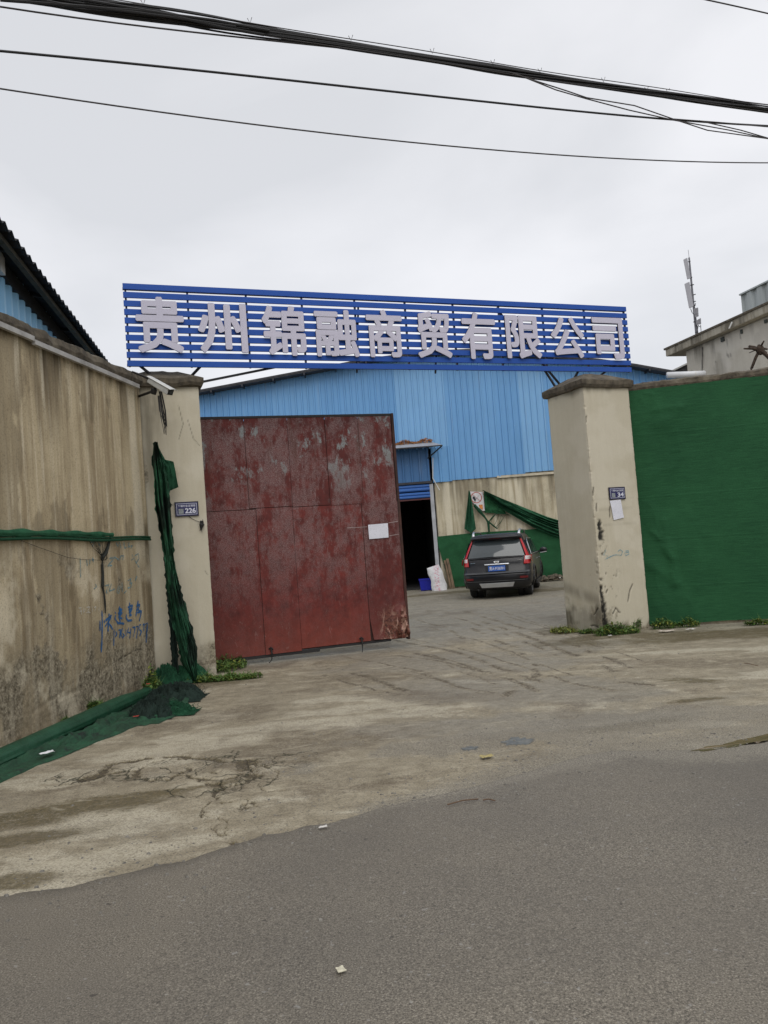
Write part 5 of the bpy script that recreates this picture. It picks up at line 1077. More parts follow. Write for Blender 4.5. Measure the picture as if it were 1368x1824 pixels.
# side glass, door lines, sills, handles, mirrors, rails
for sg in (-1, 1):
    cpatch('side_window', GLASS, lambda u, v: side(sg, (-1.72 + .12 * v) + (2.55 - .62 * v) * u, 1.10 + .37 * v, .006), 0, 1, 0, 1, 12, 5)
    MB().tube([side(sg, -1.80 + 2.8 * t, 1.09, .012) for t in np.linspace(0, 1, 8)], .010, 5).build('window_chrome', CHROME, car, local=True)
    MB().tube([side(sg, -1.72 + .06 * t + 1.9 * t, 1.09 + .42 * min(1, t * 3.5), .014) for t in np.linspace(0, 1, 10)], .008, 5).build('window_chrome', CHROME, car, local=True)
    for y_ in (-.62, .35): MB().quad(side(sg, y_, 1.10, .009), side(sg, y_ + .06, 1.10, .009), side(sg, y_ + .06, 1.46, .009), side(sg, y_, 1.46, .009)).build('window_pillar', TRIM, car, local=True)
    MB().box(min(sg * .88, sg * .935), max(sg * .88, sg * .935), -.90, .90, .26, .36).build('sill', TRIM, car, local=True, bevel=.01)
    for y_ in (-.45, .50): MB().tube([side(sg, y_, .93, .012), side(sg, y_ + .06, .94, .035), side(sg, y_ + .16, .94, .035), side(sg, y_ + .21, .93, .012)], .012, 6).build('door_handle', CHROME, car, local=True)
    zr = 1.66
    pts = [Vector((sg * .60, -1.66, 1.62)), Vector((sg * .61, -1.60, 1.70)), Vector((sg * .615, -1.48, 1.745)), Vector((sg * .62, -1.0, 1.755)), Vector((sg * .62, -.2, 1.745)), Vector((sg * .60, .02, 1.64))]
    rl = MB().tube(pts[:1] + [pts[0].lerp(pts[1], .5)] + pts[1:], [.045, .042, .036, .028, .022, .022, .025], 8).build('roof_rail', CHROME, car, local=True, smooth=True)
    # arch lip
    for y_ in (-1.33, 1.33):
        pp = [Vector((sg * (lv(max(.3, .38 + .42 * math.sin(a)))[0] + .006), y_ + .42 * math.cos(a), .38 + .42 * math.sin(a))) for a in np.linspace(-.25, math.pi + .25, 18)]
        MB().tube(pp, .022, 6).build('arch_lip', PAINTM, car, local=True, smooth=True)
    mr = MB(); mr.grid([[Vector((sg * (1.06 + .11 * math.cos(a) * k), .62 + oy, 1.13 + .085 * math.sin(a) * k)) for a in np.linspace(0, 2 * math.pi, 17)] for k, oy in ((.05, -.03), (.8, -.03), (1, 0), (.95, .06), (.6, .12), (.05, .14))])
    mm = mr.build('wing_mirror', PAINTM, car, local=True, smooth=True)
    MB().bar((sg * .84, .66, 1.08), (sg * .98, .66, 1.10), .04, .05).build('mirror_arm', TRIM, mm, local=True)
    MB().bar((sg * .97, .60, 1.055), (sg * 1.15, .60, 1.075), .03, .02).build('mirror_trim', CHROME, mm, local=True)
MB().box(-.74, .74, -1.95, 1.95, .22, .55).build('underbody', TRIM, car, local=True)
MB().tube([(-.50, -2.16, .25), (-.50, -2.0, .26)], .03, 10).build('exhaust', TRIM, car, local=True)
for sg in (-1, 1):
    for y_ in (-1.33, 1.33):
        rowsw = []
        for o_, r_ in [(.60, .22), (.60, .31), (.615, .335), (.65, .345), (.76, .345), (.80, .335), (.822, .30), (.822, .235)]:
            rowsw.append([Vector((sg * o_, y_ + r_ * math.cos(a), .343 + r_ * math.sin(a))) for a in np.linspace(0, 2 * math.pi, 41)])
        wh = MB().grid(rowsw).build('wheel', RUBBER, car, local=True, smooth=True)
        mb = MB(); mb.grid([[Vector((sg * o_, y_ + r_ * math.cos(a), .343 + r_ * math.sin(a))) for a in np.linspace(0, 2 * math.pi, 33)] for o_, r_ in [(.818, .236), (.80, .215), (.72, .20), (.72, .02)]])
        for k in range(5):
            a = 2 * math.pi * k / 5 + .3; mb.bar((sg * .80, y_, .343), (sg * .80, y_ + .21 * math.cos(a), .343 + .21 * math.sin(a)), .05, .03)
        mb.build('rim', RIMM, wh, local=True)
        MB().tube([(sg * .46, y_, .38), (sg * .60, y_, .38)], .40, 24).build('wheel_well', TRIM, car, local=True)

# ================================================================== BUILDING BEYOND THE RIGHT WALL
d0 = ray(1198, 622); PB = Plane((d0.x / d0.y * 30, 30.0), 104.0)
nb = thing('concrete_building', PB.at(-2, 0), 'pale concrete building with projecting roof slab behind the right green wall', 'building')
sA = PB.sz(1223, 640)[0]
SS, ZZ = np.meshgrid(np.linspace(-9.5, sA, 140), np.linspace(0, 8.16, 120))
ms = fbm(SS * 3, ZZ * .5, 5, 150); drk = 0.7 * sstep(.5, .65, ms) * sstep(7.2, 8.1, ZZ); up(drk, .45 * sstep(.6, .7, fbm(SS * .8, ZZ * .8, 5, 151)))
blk = 0 * SS; lime = .6 * sstep(.5, .65, fbm(SS * .7, ZZ * .9, 5, 152)); bare = .25 * sstep(.62, .75, fbm(SS * 1.5, ZZ * 1.5, 5, 153))
BZ = lambda x, y: (1180 + x / 7.277, 430 + y / 7.277)
for t in [[(525, 1370), (515, 1500), (515, 1690)], [(835, 1260), (840, 1480)], [(1010, 1180), (1015, 1260)], [(860, 1455), (885, 1460), (885, 1500), (850, 1500), (855, 1460)], [(370, 1650), (385, 1700)], [(680, 1560), (690, 1565)]]:
    up(blk, .45 * (1 - sstep(.008, .03, polydist(SS, ZZ, [PB.sz(*BZ(*p)) for p in t]))))
grid_np('wall_face', plane_np(PB, SS, ZZ, 0 * SS), FARWALL, np.stack([drk, bare, lime, blk], -1), parent=nb)
mb = MB(); mb.pbox(PB, -9.5, sA, 0, 8.16, -8, -.03); mb.build('wall', simple('old_render', (0.36, 0.34, 0.29), .9), nb)
SLABM = plaster('stained_slab', (0.42, 0.39, 0.32), (0.22, 0.19, 0.14), (0.5, 0.47, 0.4), .8, .7)
SS, ZZ = np.meshgrid(np.linspace(-9.8, 0.0, 160), np.linspace(8.18, 8.44, 12)); z0_ = 0 * SS
grid_np('slab_edge', plane_np(PB, SS, ZZ, .32 + .01 * (fbm(SS * 4, ZZ * 4, 3, 5) - .5)), SLABM, np.stack([.7 * sstep(.5, .65, fbm(SS * 3, ZZ, 4, 155)), z0_, z0_, z0_], -1), parent=nb)
MB().pbox(PB, -9.8, 0.0, 8.17, 8.43, -8.2, .31).build('roof_slab', PLAINS, nb)
MB().pbox(PB, -9.8, .06, 8.43, 8.50, -8.2, .36).build('roof_covering', COPING, nb)
MB().tube([PB.hit(*BZ(515, 1370), .03), PB.hit(*BZ(513, 1700), .03)], .012, 5).build('wall_cable', DARKSTEEL, nb)
for a, b, w_ in [((765, 1250), (810, 1290), .16), ((1020, 1150), (1045, 1190), .10), ((1330, 1020), (1368, 1050), .25)]:
    p0, p1 = PB.sz(*BZ(*a)), PB.sz(*BZ(*b)); MB().pbox(PB, min(p0[0], p1[0]), max(p0[0], p1[0]), min(p0[1], p1[1]), max(p0[1], p1[1]), -.02, .05).build('wall_vent', simple('vent_dark', (.06, .07, .065), .8), nb)
# ribbed galvanised box on its roof
GALV = simple('galvanised_sheet', (0.34, 0.37, 0.37), .45, metal=.3, var=.12, stretch=(1, 1, .1), scale=2)
p0 = PB.hit(*BZ(905, 1040), .05); s0 = (p0 - PB.p).dot(PB.d)
tb = thing('roof_shed', PB.at(s0 - 2, 8.48), 'ribbed grey sheet metal box on the concrete roof', 'roof box')
zt = PB.sz(*BZ(880, 765), -.4)[1]
prof = []; s_ = s0 - 5.0
for k in range(11):
    a = s0 - 5.0 + .5 * k
    prof += [(a, -.4), (a + .22, -.4), (a + .27, -.48), (a + .44, -.48)]
prof = [q for q in prof if q[0] <= s0] + [(s0, -.4)]
MB().grid([[PB.at(a, 8.49, o_) for a, o_ in prof], [PB.at(a, zt, o_) for a, o_ in prof]]).build('ribbed_side', GALV, tb, solid=.004)
MB().pbox(PB, s0 - 5, s0 - .0, 8.49, zt - .01, -2.6, -.5).build('box_body', GALV, tb)
MB().pbox(PB, s0 - 5, s0 + .03, zt, zt + .05, -2.65, -.35).build('lid', GALV, tb)
MB().bar(PB.hit(*BZ(905, 1045), .40), PB.hit(*BZ(865, 1130), .45), .04).build('spout', WHITEPAINT, tb)
# antenna mast
PA = Plane((12.85, 30.0), 0.0); GREYM = simple('antenna_grey', (0.33, 0.33, 0.36), .5, var=.08); MASTM = simple('galvanised_mast', (0.16, 0.16, 0.18), .5, metal=.4)
mast = thing('antenna_mast', PA.hit(*BZ(450, 1245)), 'phone antenna mast with two upright grey panels on the concrete roof', 'antenna')
LOC[mast.name] = mast.location.copy()
A_ = lambda x, y, o=0.0: PA.hit(*BZ(x, y), o)
MB().tube([A_(452, 1260), A_(400, 800), A_(345, 210)], [.07, .045, .035], 8).build('pole', MASTM, mast)
MB().tube([A_(345, 210), A_(333, 110)], .008, 5).build('lightning_rod', MASTM, mast)
for (tlx, tly, trx, try_, brx, bry, blx, bly) in [(270, 235, 322, 210, 366, 478, 320, 495), (284, 550, 350, 520, 405, 845, 345, 870)]:
    MB().quadbox([A_(blx, bly, .25), A_(brx, bry, .25), A_(brx, bry, .05), A_(blx, bly, .05)], [A_(tlx, tly, .25), A_(trx, try_, .25), A_(trx, try_, .05), A_(tlx, tly, .05)]).build('antenna_panel', GREYM, mast, bevel=.02)
for a in [(398, 875, 462, 855, 470, 970, 420, 990), (430, 1030, 498, 990, 502, 1070, 440, 1085)]:
    MB().quadbox([A_(a[6], a[7], .25), A_(a[4], a[5], .25), A_(a[4], a[5], .0), A_(a[6], a[7], .0)], [A_(a[0], a[1], .25), A_(a[2], a[3], .25), A_(a[2], a[3], .0), A_(a[0], a[1], .0)]).build('radio_unit', simple('radio_grey', (.19, .19, .21), .5, var=.5, scale=8), mast, bevel=.015)
for y_, x0_, x1_ in ((262, 325, 362), (470, 335, 385), (565, 350, 408), (780, 390, 432), (830, 385, 430), (690, 395, 430), (1042, 400, 425), (1180, 425, 445)): MB().bar(A_(x0_, y_ + 5, .05), A_(x1_, y_ - 5, .05), .03).build('clamp', DARKSTEEL, mast)
for pts in [[(365, 870), (385, 925), (410, 950)], [(465, 1085), (455, 1150), (465, 1235)], [(495, 1080), (500, 1150), (498, 1225)], [(430, 800), (415, 850), (440, 900)], [(440, 1100), (470, 1095), (490, 1110)]]:
    MB().tube([A_(*p, .1) for p in pts], .013, 5).build('feeder_cable', DARKSTEEL, mast)
# dark lean-to roof, white duct
dr = thing('lean_to_roof', PB.hit(*BZ(240, 1690), .1), 'dark low roof edge showing left of the concrete building', 'roof')
PD = Plane((12.1, 31.0), 0.0)
MB().quadbox([PD.hit(*BZ(40, 1730)), PD.hit(*BZ(420, 1730)), PD.hit(*BZ(420, 1730)) + Vector((0, 3, 0)), PD.hit(*BZ(40, 1730)) + Vector((0, 3, 0))], [PD.hit(*BZ(42, 1722)), PD.hit(*BZ(420, 1540)), PD.hit(*BZ(420, 1540)) + Vector((0, 3, 0)), PD.hit(*BZ(42, 1722)) + Vector((0, 3, 0))]).build('roof_side', simple('dark_slate', (.07, .068, .07), .8, var=.3), dr)
MB().bar(PD.hit(*BZ(35, 1722), .05), PD.hit(*BZ(420, 1535), .05), .06).build('roof_edge', WHITEPAINT, dr)
PP = Plane((11.0, 24.5), 0.0)
wd_ = thing('round_duct', PP.hit(*BZ(300, 1720)), 'white round duct lying behind the top of the right green wall', 'duct')
MB().tube([PP.hit(*BZ(60, 1735)), PP.hit(*BZ(400, 1722)), PP.hit(*BZ(548, 1714))], .10, 20).build('pipe_shell', simple('duct_white', (.60, .61, .63), .35, var=.05), wd_, smooth=True)
MB().tube([PP.hit(*BZ(408, 1722)), PP.hit(*BZ(424, 1721))], .107, 20).build('joint_collar', WHITEPAINT, wd_)
# star of timbers behind the wall top
PSX = Plane(GW.at(-2.2, 0, -1.2)[:2], GW_ANG) if False else Plane((GW.at(-2.0, 0, 0) - GW.n * 1.0)[:2], 180 - 15.05)
star = thing('stick_bundle', PSX.hit(*BZ(1250, 1690)), 'dark star shaped bundle of rough sticks rising behind the green wall', 'sticks')
STK = simple('rotten_wood', (0.045, 0.030, 0.020), .95, var=.6, scale=25, bump=.6)
hub = PSX.hit(*BZ(1262, 1405))
for (x_, y_, w0, w1, dy) in [(1018, 1412, .030, .012, -.1), (1180, 1330, .032, .022, .15), (1278, 1310, .024, .010, -.1), (1400, 1375, .030, .012, .1), (1150, 1640, .030, .014, .0), (1182, 1640, .024, .012, .05), (1400, 1560, .036, .026, -.05), (1430, 1400, .02, .01, .2), (1160, 1425, .012, .006, .1)]:
    e = PSX.hit(*BZ(x_, y_)) + Vector((0, dy, 0)); mid = hub.lerp(e, .5) + Vector((0, 0, .012))
    MB().tube([hub, mid, e], [w0, (w0 + w1) / 2, w1], 7).build('stick', STK, star)
mb = MB(); mb.grid([[hub + Vector((.058 * math.cos(a) * math.sin(b), .05 * math.sin(a) * math.sin(b), .075 * math.cos(b))) * (1 + .3 * float(vn(np.array(a * 2), np.array(b * 3), 4))) for a in np.linspace(0, 2 * math.pi, 15)] for b in np.linspace(0.05, 3.1, 9)]); mb.build('knot', STK, star)
MB().tube([PSX.hit(*BZ(1150, 1640)), PSX.hit(*BZ(1130, 1760)) + Vector((0, 0, -3.4))], [.014, .03], 7).build('stick', STK, star)

# ================================================================== SHED BEHIND THE LEFT WALL
dA, dB = ray(0, 385), ray(180, 630)
va = ray(452, 991); SHD = math.degrees(math.atan2(va.y, va.x))
PH = Plane((-3.98, 7.75), SHD)
shed = thing('corrugated_shed', PH.at(0, 0), 'blue corrugated shed with dark overhanging roof behind the left wall', 'building')
zw = PH.sz(20, 502)[1]
BLUE2 = rust_blue('pale_blue_corrugated', (0.34, 0.64, 0.90), (0.29, 0.58, 0.86))
pt = 0.26; s_ = -1.0; k = 0
while s_ < 9:
    prof = []
    for j in range(4): a = s_ + pt * j; prof += [(a, 0), (a + pt * .52, 0), (a + pt * .64, .045), (a + pt * .88, .045)]
    prof.append((s_ + pt * 4, 0))
    MB().grid([[PH.at(a, 0.0, o_) for a, o_ in prof], [PH.at(a, zw + .3, o_) for a, o_ in prof]]).build('cladding_sheet', BLUE2, shed, solid=.002); s_ += pt * 4
# roof: eave level line a little out from the wall
for OV in (0.42,):
    ze = PH.sz(90, 507.5, OV)[1]
DARKR = simple('near_black_roof_sheet', (0.020, 0.021, 0.024), .85, var=.4)  # near-black tone for the roof sheets, rafters and wall plate
rise = (zw + .10 - ze) / OV
n_c = 49; rows_a, rows_b, rows_c = [], [], []
for j in range(n_c * 4 + 1):
    s_ = -1.5 + j * (10.5 / (n_c * 4)); wv = .030 * math.cos(2 * math.pi * j / 4)
    rows_a.append(PH.at(s_, ze + wv, OV)); rows_b.append(PH.at(s_, ze + rise * OV + wv, 0)); rows_c.append(PH.at(s_, ze + rise * OV + .35 * 3 + wv, -3))
MB().grid([rows_a, rows_b, rows_c]).build('roof', DARKR, shed, solid=.006)
zbm = PH.sz(80, 520, OV - .12)[1]
MB().pbox(PH, -1.4, 8.9, ze - .06, ze - .005, OV - .16, OV - .10).build('eave_beam', simple('mossy_beam', (.05, .047, .034), .9, var=.4), shed)
for a in np.arange(-1.2, 9, 1.5): MB().bar(PH.at(a, ze + rise * .1, OV - .13), PH.at(a, ze + rise * OV - .03, 0), .05).build('rafter', DARKR, shed)
MB().pbox(PH, -1.0, 9, zw - .12, zw + .06, -.02, .06).build('wall_plate', DARKR, shed)
MB().pbox(PH, -1.04, -1.0, 0, zw + .1, -3, 0).build('end_wall', BLUE2, shed)
hp = PH.hit(3, 455, .10); s_ = (hp - PH.p).dot(PH.d)
MB().pbox(PH, s_ - .12, s_ + .03, PH.sz(3, 487, .1)[1], PH.sz(3, 455, .1)[1], .07, .12).build('white_post', WHITEPAINT, shed)

# ================================================================== LEFT GREEN NETTING
def ribbon(name, mat, L, Rr, P, off, label, sd=1, fold=.05, nu=18, folds=2.5, nvv=70, group='green nets on the left wall', frayed=0.0, bulge=0.0):
    """hanging cloth between sighted left and right edges (listed top to bottom)"""
    l = [P.sz(*p, off) for p in L]; r = [P.sz(*p, off) for p in Rr]; rows = []
    def al(pts, u):
        t = u * (len(pts) - 1); i = min(int(t), len(pts) - 2); f = t - i; f2 = f
        return pts[i][0] * (1 - f2) + pts[i + 1][0] * f2, pts[i][1] * (1 - f2) + pts[i + 1][1] * f2
    for i in range(nvv + 1):
        v = i / nvv; a, b = al(l, v), al(r, v); r_ = []
        for j in range(nu + 1):
            u = j / nu; q = float(fbm(np.array(u * folds + v * 1.2), np.array(v * 3.0), 3, sd)); jag = frayed * (float(vn(np.array(v * 60), np.array(j * 1.0), 3)) - .5) * (1 if j in (0, nu) else 0)
            r_.append(P.at(a[0] * (1 - u) + b[0] * u + jag, a[1] * (1 - u) + b[1] * u, off + fold * (1 - abs(q - .5) * 5) + bulge * math.sin(math.pi * u)))
        rows.append(r_)
    o = MB().grid(rows).build(name, mat, smooth=True, solid=.004); return tag(o, label, 'shade net', group)
NP_ = Plane((-3.02, 9.93), GATEDIR)
LZ = lambda x, y: (220 + x / 2.765, 640 + y / 2.765)
# mottled net for the hanging strip
m = M('stained_hanging_net'); _n = m.noise(5, 5, 0.7, m.scaled((1, 1, .5))); _n3 = m.noise(200, 2, .5)
_c = m.mix(m.ramp(_n, [(0.42, 0.0), (0.58, 1.0)]), (0.012, 0.044, 0.023), (0.027, 0.105, 0.055)); _c = m.mix(m.ramp(m.noise(2.6, 5, .6, m.scaled((1.5, 1.5, .6), (2, 2, 5))), [(0.49, 0.0), (0.57, 0.88)]), _c, (0.010, 0.016, 0.013))
_c = m.mix(m.ramp(_n3, [(0.3, .5), (0.55, 0)]), _c, (.006, .03, .018)); m.bump(_n3, .3, .003); HANG = m.done(_c, .85, Specular_IOR_Level=.2)
ribbon('hanging_net', HANG, [LZ(*p) for p in [(148, 412), (140, 500), (150, 610), (150, 700), (168, 800), (190, 900), (203, 1000), (213, 1100), (222, 1200), (238, 1300), (262, 1400), (290, 1500), (345, 1590)]],
       [LZ(*p) for p in [(160, 412), (198, 520), (215, 610), (232, 700), (240, 800), (245, 900), (252, 1000), (272, 1100), (300, 1200), (330, 1300), (355, 1400), (366, 1500), (358, 1592)]], NP_, .10,
       'long twisted strip of faded green net hanging down the corner of the left pillar', sd=5, fold=.10, folds=6, nvv=160, nu=34, frayed=.035, bulge=.05)
ribbon('hanging_net', NETD, [LZ(*p) for p in [(158, 415), (170, 480), (190, 560), (212, 655)]], [LZ(*p) for p in [(162, 412), (205, 495), (246, 505), (270, 630)]], NP_, .05,
       'dark green flap of net pinned at the top of the hanging strip', sd=8, fold=.03, folds=2, nvv=30)
ribbon('hanging_net', NETBLACK, [LZ(*p) for p in [(185, 860), (200, 1000), (212, 1150), (225, 1300), (235, 1450), (245, 1560)]], [LZ(*p) for p in [(215, 860), (225, 1000), (240, 1150), (255, 1300), (268, 1450), (270, 1570)]], NP_, .04,
       'blackened strip of net behind the hanging green strip', sd=12, fold=.04, folds=3, nvv=60, frayed=.03)
# band across the left wall
rows = []
for t in np.linspace(0, 1, 120):
    x_ = -260 + (200 + 260) * t; s_, z_ = LWALL.sz(max(x_, -400), 953 + (x_) * .011 if x_ > 0 else 953, .03); r_ = []
    s_ = -1.9 + (LWALL.sz(200, 953, .03)[0] + 1.9) * t; z_ = 1.945 - .012 * t
    rr = .028 + .008 * float(fbm(np.array(t * 20), np.array(1.), 3, 3)) - .010 * t
    for j in range(11):
        a = 2 * math.pi * j / 10; r_.append(LWALL.at(s_, z_ + rr * 1.3 * math.sin(a) * (1 + .25 * math.sin(t * 50)), .035 + rr * .7 * math.cos(a) + .008 * float(vn(np.array(t * 80), np.array(j * 1.), 2))))
    rows.append(r_)
o = MB().grid(rows).build('rolled_net', NETL, smooth=True); tag(o, 'thin roll of green net stretched across the middle of the left wall', 'shade net', 'green nets on the left wall')
mb = MB(); sE = LW_END - .03
for z0_, z1_, r_ in ((1.925, 1.90, .012), (1.895, 1.865, .014), (1.90, 1.88, .010)):
    mb.tube([LWALL.at(-2.0 + (sE + 2.0) * t, z0_ + (z1_ - z0_) * t + .01 * math.sin(t * 15), .03 + r_) for t in np.linspace(0, 1, 24)], r_, 6)
o = mb.build('net_edge_rope', NETD); tag(o, 'dark green edge cords under the roll of net on the left wall', 'cord')
mb = MB(); mb.tube([LWALL.hit(*zg(*p), .02) for p in [(585, 100), (560, 230), (520, 340), (475, 400), (472, 500), (480, 640), (478, 800)]], [.012, .016, .026, .024, .014, .016, .020], 6)
mb.tube([LWALL.hit(*zg(*p), .02) for p in [(478, 800), (498, 900), (510, 1030), (515, 1160)]], [.014, .010, .012, .006], 6)
rnd = random.Random(5)
for k in range(16):
    x_ = rnd.uniform(250, 590); mb.tube([LWALL.hit(*zg(x_, 130), .03), LWALL.hit(*zg(x_ * .5 + 480 * .5 + rnd.uniform(-30, 10), 280), .03), LWALL.hit(*zg(475 + rnd.uniform(-10, 30), 400), .03)], .0022, 3)
for k in range(12):
    a = rnd.uniform(0, 6); mb.tube([LWALL.hit(*zg(500 + 50 * math.cos(a + t) * rnd.uniform(.6, 1.1), 390 + 50 * math.sin(a + t)), .03) for t in (0, .9, 1.8, 2.7)], .0022, 3)
mb.tube([LWALL.hit(*zg(*p), .025) for p in [(-750, 120), (-400, 260), (0, 400), (200, 430), (440, 438)]], .0025, 3)
o = mb.build('tangled_string', simple('dark_string', (.02, .022, .018), .9)); tag(o, 'dark tangle of torn net string hanging on the left wall', 'string')

# roll and spread net along the foot of the wall
def on_ground(px, py, z=0.0): return G(px, py, z)
cl = [(-420, 1555), (-120, 1412), (0, 1354), (60, 1327), (120, 1299), (180, 1271), (230, 1247), (262, 1231)]; cp = [G(x_, y_ - 2, .072) for x_, y_ in cl]
def cat(pts, u):
    t = u * (len(pts) - 1); i = min(int(t), len(pts) - 2); return pts[i].lerp(pts[i + 1], t - i)
rows = []
for i in range(150):
    t = i / 149; p = cat(cp, t); q = cat(cp, min(1, t + .02)) - cat(cp, max(0, t - .02)); q.normalize(); nn = Vector((q.y, -q.x, 0)); rr = .076 * (1 - .30 * sstep(.75, 1, t)); r_ = []
    for j in range(41):
        a = 2 * math.pi * j / 40; f = 1 + .24 * (abs(float(fbm(np.array(math.cos(a) * 2.0 + 4), np.array(math.sin(a) * 2.0 + t * 1.6), 3, 6)) - .5) * -5 + 1) * .7
        c_ = math.cos(a); r_.append(Vector((p.x, p.y, 0)) + nn * (c_ * rr * f * 1.15) + Vector((0, 0, max(.0, rr * .95 + math.sin(a) * rr * f * .95))))
    rows.append(r_)
m = M('smooth_green_tarp'); _v = m.scaled((1, 1, 1)); _n = m.noise(3, 6, .65, None, .5)
_c = m.mix(m.ramp(_n, [(0.35, 0.0), (0.7, .9)]), (0.007, 0.042, 0.020), (0.018, 0.090, 0.048)); m.bump(m.noise(12, 4, .6), .4, .02); TARP = m.done(_c, .5, Specular_IOR_Level=.35)
o = MB().grid(rows).build('rolled_net', TARP, smooth=True); tag(o, 'thick roll of green netting lying along the foot of the left wall', 'shade net', 'green nets on the left wall')
inn = [G(x_, y_ + 12) for x_, y_ in cl] + [G(300, 1222), G(345, 1208)]
outp = [G(x_, y_) for x_, y_ in [(-420, 1636), (-120, 1460), (0, 1396), (70, 1364), (140, 1336), (200, 1312), (245, 1294), (285, 1288), (315, 1276), (335, 1256)]]
rows = []
for i in range(240):
    t = i / 239; a, b = cat(inn, t), cat(outp, t); r_ = []
    for j in range(41):
        u = j / 40; p = a.lerp(b, u * (1 + .05 * (float(vn(np.array(t * 30), np.array(3.), 5)) - .5)))
        f1 = float(fbm(np.array(u * 5.0 + t * 3), np.array(t * 6), 4, 14)); h = .006 + .065 * max(0, 1 - abs(f1 - .5) * 7) * math.sin(math.pi * min(1, u * .9 + .08)) + .02 * float(fbm(np.array(u * 12), np.array(t * 60), 2, 15))
        r_.append(Vector((p.x, p.y, h if j < 40 else .002)))
    rows.append(r_)
m = M('spread_green_net'); _n = m.noise(4, 6, .7, None, .6)
_c = m.mix(m.ramp(_n, [(0.38, 0.0), (0.62, 1)]), (0.007, 0.036, 0.016), (0.015, 0.085, 0.038)); _c = m.mix(m.ramp(m.noise(7, 5, .75, m.scaled((1, 1, 1), (4, 4, 4))), [(0.56, 0.0), (0.64, .85)]), _c, (.007, .012, .010))
_c = m.mix(m.ramp(m.noise(200, 2, .5), [(0.3, .5), (0.55, 0)]), _c, (.004, .02, .012)); m.bump(m.noise(60, 4, .7), .5, .006); SPREAD = m.done(_c, .8)
o = MB().grid(rows).build('spread_net', SPREAD, smooth=True); tag(o, 'flat folds of green net spread on the ground in front of the thick roll', 'shade net', 'green nets on the left wall')
# crumpled heap at the pillar foot
def heap(cx, cy, rx, ry, h, mat, sd, name, label):
    rows = []
    for i in range(46):
        r_ = []
        for j in range(46):
            u, v = j / 22.5 - 1, i / 22.5 - 1; d = math.hypot(u, v); k_ = max(0, 1 - d * d)
            q = float(fbm(np.array(u * 2.6 + sd), np.array(v * 2.6), 5, sd, .65)); q2 = 1 - abs(q - .5) * 6
            r_.append(Vector((cx + rx * u * (1 + .25 * (q - .5)), cy + ry * v * (1 + .25 * (q - .5)), .004 + h * k_ ** .6 * max(.05, .45 + .75 * q2) + .03 * k_ * float(fbm(np.array(u * 14), np.array(v * 14), 3, sd + 1)))))
        rows.append(r_)
    mb = MB(); mb.grid(rows); rnd_ = random.Random(sd)
    for k in range(160):
        a = rnd_.uniform(0, 6.28); r0 = rnd_.uniform(.2, 1.0); p = Vector((cx + rx * r0 * math.cos(a), cy + ry * r0 * math.sin(a), h * (1 - r0 * r0) * .8 + .02)); pts = [p]
        for _ in range(4): p = p + Vector((rnd_.uniform(-.04, .04), rnd_.uniform(-.04, .04), rnd_.uniform(-.03, .035))); p.z = max(.006, p.z); pts.append(p)
        mb.tube(pts, .0022, 3, False)
    o = mb.build(name, mat, smooth=False); return tag(o, label, 'shade net', 'green nets on the left wall')
c = G(272, 1276); heap(c.x, c.y, .24, .22, .17, NETBLACK, 21, 'crumpled_net', 'nearest black tangled heap of net at the foot of the left pillar')
c = G(312, 1246); heap(c.x, c.y, .34, .24, .16, NETBLACK, 22, 'crumpled_net', 'farther blackish heap of net directly under the hanging strip')
c = G(300, 1272); heap(c.x, c.y, .30, .15, .10, NETD, 23, 'crumpled_net', 'low dark green crumple between the two black heaps of net')
c = G(338, 1214); heap(c.x, c.y, .26, .16, .20, NETL, 24, 'crumpled_net', 'bright green crumpled end of the hanging net strip')
c = G(297, 1222); heap(c.x, c.y, .20, .14, .24, NETD, 25, 'crumpled_net', 'dark green crumple pushed into the corner of wall and pillar')

# ================================================================== SECURITY CAMERA AND ITS WIRES
CZ = lambda x, y: (x / 4.024, 360 + y / 4.024)
PC = Plane((-3.05, 9.75), GATEDIR)
sc = thing('security_camera', PC.hit(*CZ(1150, 1340)), 'white bullet security camera at the end of the left wall top', 'camera')
a, b = PC.hit(*CZ(1075, 1275), .0), PC.hit(*CZ(1222, 1362), .30)
ax = (b - a).normalized(); sd_ = ax.cross(Vector((0, 0, 1))).normalized(); upv = sd_.cross(ax)
def crs(p, w_, h_): return [p - sd_ * w_ - upv * h_, p + sd_ * w_ - upv * h_, p + sd_ * w_ + upv * h_, p - sd_ * w_ + upv * h_]
MB().quadbox(crs(a, .045, .035), crs(b, .05, .045)).build('housing', simple('camera_white', (.50, .50, .47), .45, var=.15), sc, bevel=.012)
hood = [[a - ax * .02 + sd_ * q * .056 + upv * (.047 - .012 * q * q) for q in (-1, -.5, 0, .5, 1)], [b + ax * .05 + sd_ * q * .062 + upv * (.056 - .012 * q * q) for q in (-1, -.5, 0, .5, 1)]]
MB().grid(hood).build('sun_hood', simple('hood_white', (.58, .58, .55), .4, var=.1), sc, solid=.006)
MB().quadbox(crs(b + ax * .001, .040, .035), crs(b + ax * .006, .040, .035)).build('lens_face', BLACK, sc)
MB().tube([b + ax * .002, b + ax * .015], .026, 14).build('lens', GLASS, sc)
MB().tube([a.lerp(b, .35) - upv * .04, a.lerp(b, .3) - upv * .10, LWALL.at(LW_END - .02, a.z - .16, .0)], .018, 8).build('bracket', BLACK, sc)
MB().tube([a.lerp(b, .3) - upv * .075, a.lerp(b, .3) - upv * .14], .04, 10).build('joint', BLACK, sc)
mb = MB(); rnd = random.Random(6); base = PC.hit(*CZ(1150, 1385), .08)
